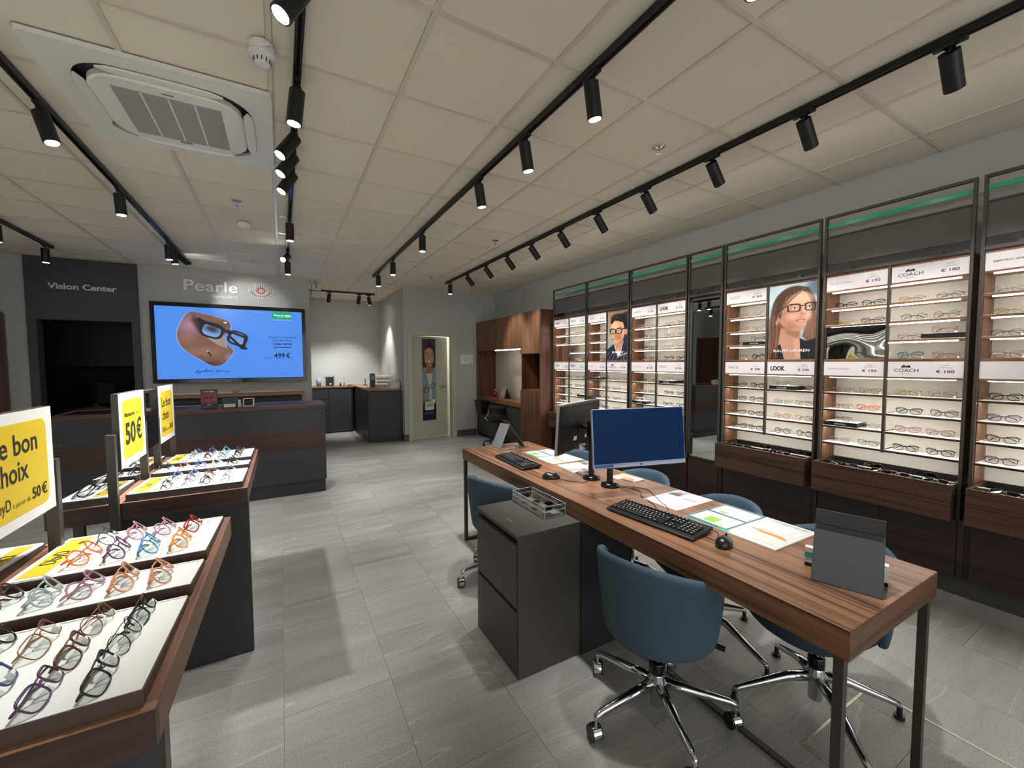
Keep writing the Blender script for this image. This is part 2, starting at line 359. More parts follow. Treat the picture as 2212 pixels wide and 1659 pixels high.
# ================================================================ THE ROOM
def room():
    fl = struct('floor', MB().box(-3.6, 4.1, -3.1, 10.3, -.06, -.0035), GROUT)
    pw, pl = .4515, .905; g = .0008; cache = {}
    for i in range(-8, 9):
        x0 = -.035+pw*i; off = (i*.37*pl) % pl+1.95-4*pl
        for j in range(0, 12):
            y0, y1 = off+j*pl, off+(j+1)*pl
            if y1 < .05 or y0 > 9.7 or x0 > 4.0: continue
            if y0 > 7.95 and not (.0 < x0 < 3.3 or -3.0 < x0 < -1.8): continue
            x1 = min(x0+pw, 4.05); key = round(x1-x0, 3)
            if key not in cache:
                o = MB().box(0, x1-x0-2*g, 0, pl-2*g, -.01, 0).build('floor_tile', STONE, fl); cache[key] = o
            else:
                o = cache[key].copy(); COL.objects.link(o)
            o.location = (x0+g, y0+g, rng.uniform(-.0004, 0))
    B(-3.55, 4.05, -3.05, .35, -.0036, -.0008).build('floor_tile_field', STONE, fl)
    ce = struct('ceiling', MB().box(-3.6, 4.1, -3.1, 10.3, 2.975, 3.05), CEIL)
    o0 = None
    for i in range(-7, 6):
        for j in range(-8, 15):
            x, y = .592+.6*i, 1.672+.6*j
            if x > 3.98: continue
            if y > 7.9 and not (0 < x < 1.9): continue
            if y < -1.0 or (y > 10): continue
            if o0 is None:
                o0 = MB().box(.013, .587, .013, .587, 2.954, 2.966).build('ceiling_tile', CEIL, ce); o = o0
            elif x+.6 > 4.0:
                if 'e' not in cache: cache['e'] = MB().box(.013, .4, .013, .587, 2.954, 2.966).build('ceiling_tile', CEIL, ce); o = cache['e']
                else: o = cache['e'].copy(); COL.objects.link(o)
            else: o = o0.copy(); COL.objects.link(o)
            o.location = (x, y, 0)
    for i in range(-6, 6):
        x = .592+.6*i; B(x-.012, x+.012, -3, 10.1, 2.9475, 2.957).build('grid_rail', GRID, ce)
    for j in range(-7, 15):
        y = 1.672+.6*j; B(-3.5, 4.0, y-.012, y+.012, 2.948, 2.957).build('grid_rail', GRID, ce)
    struct('wall_right', B(4.0, 4.1, -3, 7.97, 0, 2.98), WALL)
    struct('wall_left', B(-3.6, -3.5, -3, 8.03, 0, 2.98), WALL)
    w = MB().box(-3.6, -2.92, 7.93, 8.03, 0, 2.98).box(-1.79, .446, 7.93, 8.03, 0, 2.98)
    struct('wall_front', w, WALL)
    w = MB().box(2.04, 2.18, 7.87, 7.97, 0, 2.98).box(3.005, 4.0, 7.87, 7.97, 0, 2.98).box(2.18, 3.005, 7.87, 7.97, 2.055, 2.98)
    struct('wall_door_side', w, WALL)
    struct('wall_alcove_right', B(2.04, 2.14, 7.97, 10.1, 0, 2.98), WALL)
    struct('wall_alcove_back', B(.35, 2.14, 10.1, 10.2, 0, 2.98), WALL)
    struct('wall_alcove_left', B(.346, .446, 8.03, 10.1, 0, 2.98), WALL)
    # unseen back wall: side piers, lintel, and an opening added to let fill light in
    w = MB().box(-3.6, -3.1, -3.1, -3, 0, 2.98).box(3.6, 4.1, -3.1, -3, 0, 2.98).box(-3.1, 3.6, -3.1, -3, 2.7, 2.98)
    struct('wall_back', w, WALL)
    w = MB()
    for x in (-3.08, -1.4, .25, 1.9, 3.55): w.box(x-.03, x+.03, -3.08, -3.02, 0, 2.7)
    struct('added_window_1', w, METD)
    # vision centre portal (dark frame standing proud of the wall) and its dark room
    w = MB().box(-2.92, -2.83, 7.88, 8.05, 0, 2.945).box(-1.87, -1.79, 7.88, 8.05, 0, 2.945).box(-2.83, -1.87, 7.88, 8.05, 2.12, 2.945)
    p = struct('trim_1', w, WALLD)
    letters(p, 'Vision Center', (-2.70, 7.88, 2.535), (1, 0, -.0), (0, 0, 1), .078, WHITEP, .012, .02, w=.69)
    w = MB().box(-3.6, -3.5, 8.03, 10.1, 0, 2.5).box(-1.3, -1.2, 8.03, 10.1, 0, 2.5).box(-3.6, -1.2, 10.0, 10.1, 0, 2.5).box(-3.6, -1.2, 8.05, 10.1, 2.5, 2.6)
    struct('wall_vision_room', w, mat('vision_room_paint', '#22252b', .8))
    # skirting
    m = mat('skirting_grey', '#4c4d50', .6)
    struct('baseboard_door_left', B(2.045, 2.105, 7.855, 7.87, 0, .13), m)
    struct('baseboard_door_right', B(3.095, 3.54, 7.855, 7.87, 0, .13), m)
    struct('baseboard_alcove', B(2.025, 2.04, 7.87, 8.0, 0, .13), m)
    # door, ajar
    DP = mat('door_paint', '#b4b5a6', .55, noise=.03, bscale=300)
    w = MB().box(2.11, 2.19, 7.845, 7.99, 0, 2.05).box(3.0, 3.095, 7.845, 7.87, 0, 2.05).box(3.0, 3.02, 7.87, 7.99, 0, 2.05).box(2.11, 3.095, 7.845, 7.87, 2.05, 2.115).box(2.19, 3.0, 7.87, 7.99, 2.04, 2.06)
    d = struct('door_1', w, DP)
    th = math.radians(11); M = Matrix.Translation((2.192, 7.91, 0)) @ Matrix.Rotation(th, 4, 'Z')
    leaf = MB().box(0, .80, 0, .04, .018, 2.035, M).build('door_leaf', DP, d)
    h = MB(); h.cyl(M @ Vector((.745, -.001, 1.03)), M @ Vector((.745, -.05, 1.03)), .009, 10).cyl(M @ Vector((.745, -.045, 1.03)), M @ Vector((.625, -.045, 1.03)), .009, 10)
    h.cyl(M @ Vector((.745, -.001, 1.03)), M @ Vector((.745, -.008, 1.03)), .025, 16).cyl(M @ Vector((.745, -.001, .93)), M @ Vector((.745, -.008, .93)), .024, 16)
    h.build('door_handle', STEEL, leaf, True)
    poster_door(leaf, M)
    # lit room behind the door
    w = MB().box(2.14, 4.1, 9.3, 9.4, 0, 2.98).box(3.6, 3.7, 7.97, 9.3, 0, 2.98)
    struct('wall_back_room', w, mat('back_room_paint', '#d9d8cf', .8))
    lt = bpy.data.lights.new('back_room_light', 'AREA'); lt.energy = 14; lt.size = .6; lt.color = (1, .95, .85)
    o = bpy.data.objects.new('back_room_light', lt); o.location = (3.0, 8.7, 2.85); COL.objects.link(o)
def poster_door(leaf, M):
    a = 1.63/.30; p = Paint(56, 220, '#23252b', a)
    p.poly([(0, 0), (1, 0), (1, .12), (.55, .02), (.1, .12)], '#3c3f45', .02);
    p.ell(.5, .215, .50, .135, '#17110f'); p.poly([(.05, .2), (.95, .2), (1, .34), (0, .34)], '#17110f')
    p.ell(.12, .36, .1, .018, '#c8ccc8', 0, .05); p.ell(.95, .36, .09, .018, '#c8ccc8', 0, .05)
    p.poly([(0, .39), (.25, .36), (.75, .36), (1, .38), (1, .80), (0, .80)], '#7f939c', .02)
    p.poly([(.3, .3), (.72, .3), (.74, .43), (.52, .47), (.28, .43)], '#94694f', .02)
    p.poly([(.28, .425), (.74, .42), (.70, .50), (.66, .8), (.5, .8), (.48, .56)], '#c9c2c2', .015)
    p.ell(.51, .225, .36, .112, '#a5765b', 0, .05); p.ell(.50, .17, .28, .055, '#b4846a', 0, .2); p.ell(.52, .245, .27, .05, '#b98868', 0, .2)
    for cx in (.33, .70):
        p.ell(cx, .199, .075, .005, '#24160f'); p.ell(cx, .201, .145, .029, '#80593f', ring=.008); p.ell(cx, .258, .08, .016, '#c4937a', 0, .1)
    p.line(.22, .178, .42, .174, .016, '#2a1a15'); p.line(.60, .174, .82, .178, .016, '#2a1a15')
    p.ell(.51, .238, .075, .009, '#8d5c46', 0, .06); p.ell(.51, .283, .18, .014, '#7e3a36', 0, .02); p.ell(.51, .279, .145, .007, '#efe8e2', 0, .01)
    p.ell(.08, .28, .10, .10, '#17110f', 0, .08); p.ell(.96, .27, .09, .10, '#17110f', 0, .08)
    p.ell(.30, .625, .19, .030, '#15161a', -.12, ring=.02); p.ell(.78, .575, .18, .030, '#15161a', -.12, ring=.02); p.line(.47, .612, .6, .592, .022, '#15161a'); p.line(.16, .61, .3, .55, .02, '#15161a')
    p.ell(.06, .66, .1, .03, '#9c6e5a', 0, .04); p.ell(.06, .72, .1, .025, '#9c6e5a', 0, .04)
    p.poly([(0, .76), (1, .76), (1, 1), (0, 1)], '#1b2433', .25)
    p.sup(.5, .82, .33, .052, '#dfe4dc', 8); p.sup(.5, .81, .29, .028, '#b9c9a8', 6); p.ell(.82, .765, .13, .026, '#dfe3df')
    O = M @ Vector((.232, -.0015, 1.99)); R = (M.to_3x3() @ Vector((.30, 0, 0)))
    o = p.sheet('poster', O, R, (0, 0, -1.63), PRINT, leaf)
    o['label'] = 'narrow poster of a smiling person holding round spectacles'
    R.normalize(); t = MB()
    for s, y, hh, ww in (('Lunettes', .808, .020, .12), ('Sans Soucis', .83, .016, .145), ('Vous confiez à vos', .905, .012, .17), ('lunettes maintenant', .918, .012, .21)):
        put_text(t.mat(0 if y < .85 else 1), s, M @ Vector((.382, -.002, 1.99-1.63*y)), R, (0, 0, 1), h=hh, w=ww, align='c')
    t.build('lettering', [INK, WHITEP], leaf)
room()

def sign(parent, lines, origin, right, up, m=INK, name='lettering', depth=None):
    mb = MB()
    for (s, dx, dy, h, w, al, bo, sh) in lines:
        o = Vector(origin)+Vector(right)*dx+Vector(up)*dy
        put_text(mb, s, o, right, up, h=h, w=w, align=al, bold=bo, shear=sh)
    return mb.build(name, m, parent)

# ================================================================ CEILING FITTINGS
def track(label, p0, p1):
    t = thing('lighting_track', label, 'track light', p0, 'ceiling lighting tracks')
    (x0, y0, z), (x1, y1, _) = p0, p1; w = .0175
    if abs(x1-x0) < .01: MB().box(x0-w, x0+w, y0, y1, 2.916, 2.9475).build('rail', BLACK, t); MB().box(x0-.006, x0+.006, y0, y1, 2.9135, 2.917).build('conductor_slot', BLKG, t)
    else: MB().box(x0, x1, y0-w, y0+w, 2.916, 2.9475).build('rail', BLACK, t)
    for (x, y) in ((x0, y0), (x1, y1)): B(x-.021, x+.021, y-.021, y+.021, 2.913, 2.9475).build('end_cap', BLACK, t)
    return t
def spot(label, x, y, dirv, group, along='y', power=1.0, size=58, lit=True, visible=True):
    t = thing('track_spotlight', label, 'spotlight', (x, y, 2.916), group)
    a, b = (.014, .055) if along == 'y' else (.055, .014)
    MB().box(x-a, x+a, y-b, y+b, 2.9, 2.916).cyl((x, y, 2.9), (x, y, 2.893), .02, 14).build('adapter', BLACK, t)
    MB().cyl((x, y, 2.893), (x, y, 2.872), .007, 8).build('arm', BLACK, t)
    d = Vector(dirv).normalized(); top = Vector((x, y, 2.868)); r = .0365; L = .163
    p0 = top-d*.008; p1 = p0+d*L
    # pivot near the top of the can
    MB().cyl(p0, p1, r, 28).build('housing', BLACK, t, False)
    MB().cyl(p1, p1+d*.0015, r-.001, 28).build('rim', mat('lamp_rim', '#2a2a2c', .3), t)
    MB().cyl(p1+d*.0016, p1+d*.0022, r-.007, 24).build('lens', LENSL if lit else BLKG, t)
    if lit:
        l = bpy.data.lights.new('spot_lamp', 'SPOT'); l.energy = SPOT_W*power; l.spot_size = math.radians(size); l.spot_blend = .75
        l.shadow_soft_size = .04; l.color = (1, .985, .965)
        o = bpy.data.objects.new('spot_lamp', l); COL.objects.link(o); q = p1+d*.012
        o.matrix_world = Matrix.Translation(q) @ d.to_track_quat('-Z', 'Y').to_matrix().to_4x4()
        o.parent = t; o.matrix_parent_inverse = Matrix.Translation(t.location).inverted()
    return t
def ceiling_fittings():
    track('black ceiling track nearest the left edge of the photo', (-2.385, 3.4, 2.9475), (-2.385, 7.1, 2.9475))
    track('black ceiling track passing left of the air conditioner', (-1.095, .6, 2.9475), (-1.095, 7.35, 2.9475))
    track('black ceiling track running right of the air conditioner and smoke alarm', (.107, .4, 2.9475), (.107, 6.75, 2.9475))
    track('black ceiling track running above the long walnut desk', (1.355, -.6, 2.9475), (1.355, 7.02, 2.9475))
    track('black ceiling track nearest the wall of spectacle shelves', (2.605, -1.2, 2.9475), (2.605, 7.03, 2.9475))
    track('short black ceiling track in the alcove right of the screen', (.5, 8.9, 2.9475), (1.7, 8.9, 2.9475))
    g = ['spotlights on the leftmost track', 'spotlights left of the air conditioner', 'spotlights on the track beside the smoke alarm', 'spotlights above the walnut desk', 'spotlights facing the shelf wall', 'spotlights in the alcove']
    def nm(i, tr): return 'black cylinder spotlight, %s from the near end of the track %s' % (ORD[i], tr)
    for i, y in enumerate((6.0, 6.95)): spot(('black spotlight cut by the left photo edge' if i == 0 else 'black spotlight hanging before the dark Vision Center panel'), -2.385, y, (.0, .05, -1), g[0], power=.25)
    for i, (y, d, p) in enumerate(((3.24, (.28, -.1, -1), .9), (4.47, (.05, 0, -1), .7), (6.1, (.02, .02, -1), .5), (6.33, (.1, .1, -1), .4), (6.62, (.50, 1.0, -.36), .32))):
        spot(nm(i, 'left of the air conditioner'), -1.095, y, d, g[1], power=p, size=58 if i < 4 else 46)
    for i, (y, d, p) in enumerate(((1.72, (-.55, -.15, -1), .75), (2.38, (-.12, 0, -1), .6), (2.86, (-.62, -.25, -1), 1.0), (3.12, (-.6, -.2, -1), .95), (3.42, (-.55, -.2, -1), .9), (4.62, (0, 0, -1), .7), (6.0, (-.35, -.8, -.45), .2), (6.36, (0, .02, -1), .4))):
        spot(nm(i, 'right of the smoke alarm'), .107, y, d, g[2], power=p)
    for i, (y, d, p) in enumerate(((.84, (.2, -.05, -1), .75), (1.62, (.2, .04, -1), .8), (2.25, (.2, .03, -1), .8), (2.93, (.18, .03, -1), .8), (4.38, (0, 0, -1), 1.0), (5.72, (0, 0, -1), .8), (6.68, (0, 0, -1), .6))):
        spot(nm(i, 'above the walnut desk'), 1.355, y, d, g[3], power=p)
    for i, y in enumerate((.70, 1.28, 1.85, 2.44, 3.02, 3.60, 4.18, 4.78, 5.42, 6.1, 6.85)):
        d = (.92, .05, -1) if i < 10 else (0, .02, -1)
        spot(nm(i, 'facing the shelf wall'), 2.605, y, d, g[4], power=.42 if i > 1 else .3, size=52)
    for i, (x, d, p) in enumerate(((.86, (-.1, .42, -1), .5), (1.42, (-.1, .48, -1), .75), (1.6, (.22, .15, -1), .6))):
        spot('black spotlight in the alcove, %s from the left on its short track' % ORD[i], x, 8.9, d, g[5], 'x', p, size=70)
    # air conditioner cassette
    x0, x1, y0, y1 = -.952, -.006, 2.582, 3.532; cx, cy = (x0+x1)/2, (y0+y1)/2
    ac = thing('air_conditioner', 'white square ceiling air conditioner cassette with grey louvred grille', 'air conditioner', (cx, cy, 2.9475))
    def rr(w, r, n=8, bulge=0):
        P = []
        for k, (sx, sy) in enumerate(((1, 1), (-1, 1), (-1, -1), (1, -1))):
            for i in range(n+1):
                t = k*PI/2+PI/2*i/n; P.append((cx+sx*(w-r)+r*math.cos(t), cy+sy*(w-r)+r*math.sin(t)))
        return P
    fr = MB()
    ou, inn = rr(.474, .02), rr(.372, .19); n = len(ou)
    for (z) in (2.925,):
        P = [(x, y, z) for x, y in ou]+[(x, y, z) for x, y in inn]+[(x, y, 2.9475) for x, y in ou]+[(x, y, 2.945) for x, y in inn]
        F = [(i, (i+1) % n, n+(i+1) % n, n+i) for i in range(n)]+[(2*n+i, 2*n+(i+1) % n, (i+1) % n, i) for i in range(n)]+[(n+i, n+(i+1) % n, 3*n+(i+1) % n, 3*n+i) for i in range(n)]
        fr.add(P, F)
    fr.build('frame', WGLOSS, ac)
    MB().prism(rr(.372, .19), .003, Matrix.Translation((0, 0, 2.9425))).build('duct', BLKP, ac)
    pp = rr(.325, .16); nn = len(pp)
    pan = MB(); P = [(x, y, 2.905) for x, y in rr(.315, .15)]+[(x, y, 2.913) for x, y in pp]+[(x, y, 2.94) for x, y in pp]
    pan.add(P, [tuple(range(nn-1, -1, -1))]+[(i, (i+1) % nn, nn+(i+1) % nn, nn+i) for i in range(nn)]+[(nn+i, nn+(i+1) % nn, 2*nn+(i+1) % nn, 2*nn+i) for i in range(nn)])
    pan.build('panel', WGLOSS, ac)
    gm = mat('grille_grey', '#a9a8a4', .5)
    gr = MB(); gx0, gx1, gy0, gy1 = cx-.225, cx+.225, cy-.235, cy+.235
    for k in range(52):
        y = gy0+(gy1-gy0)*k/51; gr.box(gx0, gx1, y-.002, y+.002, 2.9015, 2.9049)
    s = gr.build('louvres', gm, ac); s['kind'] = 'stuff'
    B(gx0-.003, gx1+.003, gy0-.003, gy1+.003, 2.9046, 2.9052).build('grille_back', mat('grille_back_grey', '#8f8f8d', .6), ac)
    for k in (1, 2, 3):
        x = gx0+(gx1-gx0)*k/4; B(x-.004, x+.004, gy0, gy1, 2.9, 2.9049).build('grille_rib', WGLOSS, ac)
    B(cx-.02, cx+.03, y0+.2, y0+.212, 2.904, 2.9051).build('badge', INKG, ac); B(cx-.03, cx+.03, gy1+.012, gy1+.03, 2.9, 2.9051).build('latch', mat('latch_grey', '#8b8a93', .4), ac)
    for k in range(4):
        M = Matrix.Translation((cx, cy, 0)) @ Matrix.Rotation(k*PI/2, 4, 'Z') @ Matrix.Translation((0, -.352, 2.920))
        if k == 2: M = M @ Matrix.Translation((0, .03, -.004)) @ Matrix.Rotation(.35, 4, "X")
        f = MB(); L = .25; P = []
        for i in range(13):
            u = -1+2*i/12; hw = .026*math.sqrt(max(0, 1-u**4))+.003
            P += [(u*L, -hw, 0), (u*L, hw, 0), (u*L, hw*.8, -.008), (u*L, -hw*.8, -.008)]
        F = []
        for i in range(12):
            for q in range(4): F.append((4*i+q, 4*i+(q+1) % 4, 4*i+4+(q+1) % 4, 4*i+4+q))
        F += [(0, 1, 2, 3), (51, 50, 49, 48)]
        f.add([M @ Vector(p) for p in P], F).build('air_flap', WGLOSS, ac)
        if k == 0: B(cx-.26, cx+.26, cy-.372, cy-.328, 2.9412, 2.9422).build('air_slot', BLKG, ac)
    # smoke alarms
    for (x, y, z, lab) in ((-.037, 2.223, 2.9475, 'white smoke detector between the air conditioner and the track'), (-.292, 5.04, 2.9475, 'white dome detector on the ceiling in front of the shop logo')):
        t = thing('smoke_detector', lab, 'smoke detector', (x, y, z))
        if y < 3:
            MB().lathe([(.048, 0), (.05, -.005), (.05, -.035), (.046, -.04)], (x, y, z)).build('base', WHITEP, t, True)
            MB().lathe([(.046, -.0405), (.056, -.046), (.056, -.056), (.035, -.064), (.032, -.085), (.02, -.088)], (x, y, z)).build('sensor', WHITEP, t, True)
            v = MB()
            for k in range(12):
                a = 2*PI*k/12; v.box(-.002, .002, .0325, .036, -.083, -.066, Matrix.Translation((x, y, z)) @ Matrix.Rotation(a, 4, 'Z'))
            v.build('vent_slots', mat('vent_dark', '#3c3d40', .6), t)
            MB().box(.035, .058, -.042, -.036, -.034, -.02, Matrix.Translation((x, y, z)) @ Matrix.Rotation(-.5, 4, 'Z')).build('label_tab', WHITEP, t)
        else:
            MB().lathe([(.04, 0), (.062, -.004), (.062, -.03), (.05, -.05), (.02, -.062), (.004, -.063)], (x, y, z)).build('dome', WHITEP, t, True)
            MB().lathe([(.004, -.0632), (.012, -.0635)], (x, y, z)).build('indicator', WGLOSS, t)
    for i, (x, y) in enumerate(((-.306, 4.429), (-.316, 6.847), (2.243, 1.982), (2.24, 4.391), (2.239, 6.76))):
        lab = ['chrome sprinkler head left of the centre track, nearer one', 'small sprinkler head on the ceiling above the shop logo', 'chrome sprinkler head nearest the camera between the two right tracks', 'sprinkler head between the two right tracks, middle one', 'sprinkler head farthest away between the two right tracks'][i]
        t = thing('sprinkler_head', lab, 'sprinkler', (x, y, 2.954), 'ceiling sprinkler heads')
        MB().lathe([(.02, 0), (.04, -.002), (.038, -.005), (.018, -.007)], (x, y, 2.954)).build('escutcheon', CHROME, t, True)
        m = MB().lathe([(.009, -.007), (.009, -.02), (.005, -.022)], (x, y, 2.954), 10)
        m.tube([(x-.006, y, 2.935), (x-.012, y, 2.922), (x-.003, y, 2.91)], .002, 5).tube([(x+.006, y, 2.935), (x+.012, y, 2.922), (x+.003, y, 2.91)], .002, 5)
        m.build('frame', CHROME, t, True); MB().cyl((x, y, 2.908), (x, y, 2.906), .014, 12).build('deflector', CHROME, t)
    t = thing('ceiling_sign', 'small white pictogram sign hanging by the alcove ceiling', 'sign', (.54, 8.27, 2.9475))
    B(.47, .66, 8.262, 8.278, 2.83, 2.93).build('plate', WHITEP, t); B(.5, .51, 8.267, 8.273, 2.93, 2.9475).build('hanger', STEEL, t)
    m = MB().box(.50, .515, 8.2605, 8.2618, 2.845, 2.915).box(.57, .585, 8.2605, 8.2618, 2.845, 2.915).box(.585, .61, 8.2605, 8.2618, 2.89, 2.915); m.build('pictogram', INKG, t)
ceiling_fittings()

# ================================================================ SPECTACLES
def outline(style, n=22):
    """one lens outline centred at 0, half width 1 unit -> metres"""
    P = []
    for i in range(n):
        t = 2*PI*i/n; c, s = math.cos(t), math.sin(t)
        if style == 'round': x, y = .0235*c, .0225*s
        elif style == 'oval': x, y = .026*c, .0185*s
        elif style == 'square':
            x = .0262*math.copysign(abs(c)**.55, c); y = .0192*math.copysign(abs(s)**.6, s); x *= 1+.06*(y/.0192)
        elif style == 'cat':
            x = .0265*math.copysign(abs(c)**.75, c); y = .0185*math.copysign(abs(s)**.8, s); y += .006*max(0, c)*(1 if s > 0 else .35)
        elif style == 'hex':
            x = .026*math.copysign(abs(c)**.7, c); y = .0225*math.copysign(abs(s)**.7, s); x *= 1-.10*abs(y/.0225)
        else:
            x, y = .0265*c, .0215*s; y -= .003*max(0, c)*max(0, -s)*2; x *= 1+.08*s
        P.append((x, y))
    return P
GC = {'black': ('#0c0c0e', .25, 0), 'brown': ('#4a2718', .3, 0), 'purple': ('#4a2c52', .3, 0), 'rose': ('#9c6f80', .3, 0), 'blue': ('#3f7fa6', .25, 0),
      'orange': ('#d4661a', .25, 0), 'red': ('#8f1420', .25, 0), 'crystal': ('#9aa9ab', .15, 0), 'peach': ('#c48664', .25, 0), 'gold': ('#a98d52', .2, .9), 'silver': ('#97999c', .2, .9),
      'gunmetal': ('#3a3b40', .25, .7), 'copper': ('#8f5a42', .25, .6), 'amber': ('#de8a22', .25, 0), 'teal': ('#38606a', .3, 0), 'white': ('#d9dada', .3, 0), 'bluegrey': ('#3d4c78', .3, 0), 'tortoise': ('#3a1c10', .2, 0)}
PROTO = {}
THIN = {'gold', 'silver', 'gunmetal', 'copper'}
def spec_proto(style, col, lens='clear'):
    """folded pair: centre of the lower rim edge at the origin, facing -y, width along x, temples behind"""
    key = (style, col, lens)
    if key in PROTO: return PROTO[key]
    c = GC[col]; m = mat('frame_'+col, c[0], c[1], c[2]); thin = col in THIN
    r = .0011 if thin else .0019; ol = outline(style); cx = .035; h = max(y for x, y in ol); z0 = -min(y for x, y in ol)+r
    W = max(x for x, y in ol)+cx
    def cur(x): return -.006+.0062*(x/.06)**2*1.6
    f = MB()
    for sgn in (-1, 1):
        pts = [(sgn*(cx+x), cur(cx+x), z0+y) for x, y in ol]
        f.tube(pts, r, 5, True, flat=(0, 1, 0))
    f.tube([(-.0105, cur(.01), z0+.006), (0, cur(0)-.001, z0+.0095), (.0105, cur(.01), z0+.006)], r*1.1, 5, flat=(0, 1, 0))
    ty = z0+h*.55
    for sgn in (-1, 1): f.tube([(sgn*(W-.002), cur(W), ty), (sgn*(W+.004), cur(W)+.002, ty), (sgn*(W+.005), cur(W)+.010, ty)], r*1.3, 5)
    if not thin:   # brow bar makes the acetate front heavier on top
        for sgn in (-1, 1):
            up = [(sgn*(cx+x), cur(cx+x), z0+y+r*.6) for x, y in ol if y > h*.62]; f.tube(up, r*1.15, 5, flat=(0, 1, 0))
    L = []
    for sgn in (-1, 1):
        me = MB(); me.add([(sgn*(cx+x*.97), cur(cx+x), z0+y*.97) for x, y in ol], [tuple(range(len(ol))) if sgn > 0 else tuple(reversed(range(len(ol))))]); L.append(me)
    T = []
    for sgn in (-1, 1):
        k = 0 if sgn < 0 else .006
        pts = [(sgn*(W+.005), cur(W)+.010, ty), (sgn*(W-.004), .017+k, ty), (sgn*.02, .021+k, ty-.003), (-sgn*(W-.040), .024+k, ty-.006), (-sgn*(W-.018), .024+k, ty-.014), (-sgn*(W-.008), .024+k, ty-.026)]
        T.append(MB().tube(pts, [r*1.2, r*1.1, r, r*1.0, r*1.5, r*1.5] if not thin else [r, r, r*.9, r*1.3, r*2, r*2], 5))
    g = MB().box(W-.012, W-.001, .002, .012, .0, .013)   # security tag: white block with a price ticket
    PROTO[key] = (f, L, T, g, m, {'clear': SPECL, 'dark': TINT}[lens], {}); return PROTO[key]
def spectacles(label, group, style, col, M, lens='clear', tagged=True, holder=False):
    f, L, T, g, m, lm, cache = spec_proto(style, col, lens)
    root = thing('spectacles', label, 'eyeglasses', (0, 0, 0), group); root.matrix_world = M; ORG[root.name] = (0, 0, 0)
    if 'f' not in cache:
        cache['f'] = f.build('front_frame', m, None, True).data; cache['l'] = [x.build('lens', lm).data for x in L]; cache['t'] = [x.build('temple', m, None, True).data for x in T]
        cache['g'] = g.build('price_tag', mat('tag_white', '#e9e7e0', .4)).data
        for o in [o for o in COL.objects if o.parent is None and o.name.split('.')[0] in ('front_frame', 'lens', 'temple', 'price_tag')]: bpy.data.objects.remove(o)
    def add(n, d): o = bpy.data.objects.new(n, d); COL.objects.link(o); o.parent = root
    add('front_frame', cache['f'])
    for d in cache['l']: add('lens', d)
    for d in cache['t']: add('temple', d)
    if tagged: add('price_tag', cache['g'])
    if holder:
        if 'h' not in cache:
            o = MB().prism([(-.012, .002), (.012, .002), (.012, .022), (.010, .022), (.010, .026), (-.010, .026), (-.010, .022), (-.012, .022)], .014).build('clear_holder', CLEAR); cache['h'] = o.data; bpy.data.objects.remove(o)
        add('clear_holder', cache['h'])
    return root

# ================================================================ WALL OF SHELVES
UP = (1.925, 1.795, 1.665, 1.533); LO = (1.272, 1.142, 1.012, .879)
RT, UPV = (0, -1, 0), (0, 0, 1)
BAY = {1: (4.552, 5.351), 2: (3.736, 4.538), 3: (2.906, 3.714), 4: (2.505, 2.889), 5: (1.68, 2.488), 6: (.85, 1.657), 7: (.015, .823)}
def bay_frame(t, y0, y1, low=.505):
    xf0, xf1 = 3.735, 3.76
    for y in (y0, y1-.017): B(xf0, xf1, y, y+.017, low, 2.637).build('post', METD, t, bevel=.0015)
    for z0, z1 in ((2.618, 2.637), (2.472, 2.482), (2.186, 2.208)): B(xf0, xf1, y0+.017, y1-.017, z0, z1).build('rail', METD, t)
    B(xf0+.012, xf0+.02, y0+.017, y1-.017, 2.265, 2.472).build('header_panel', PANEL, t)
    B(3.745, 3.755, y0+.017, y1-.017, 2.545, 2.573).build('green_strip', GREEN, t)
    for f in (.2, .8):
        y = y0+(y1-y0)*f; B(3.757, 4.0, y-.012, y+.012, 2.43, 2.45).build('wall_bracket', METD, t)
        B(3.757, 4.0, y-.015, y+.015, 2.2, 2.225).build('wall_bracket', METD, t)
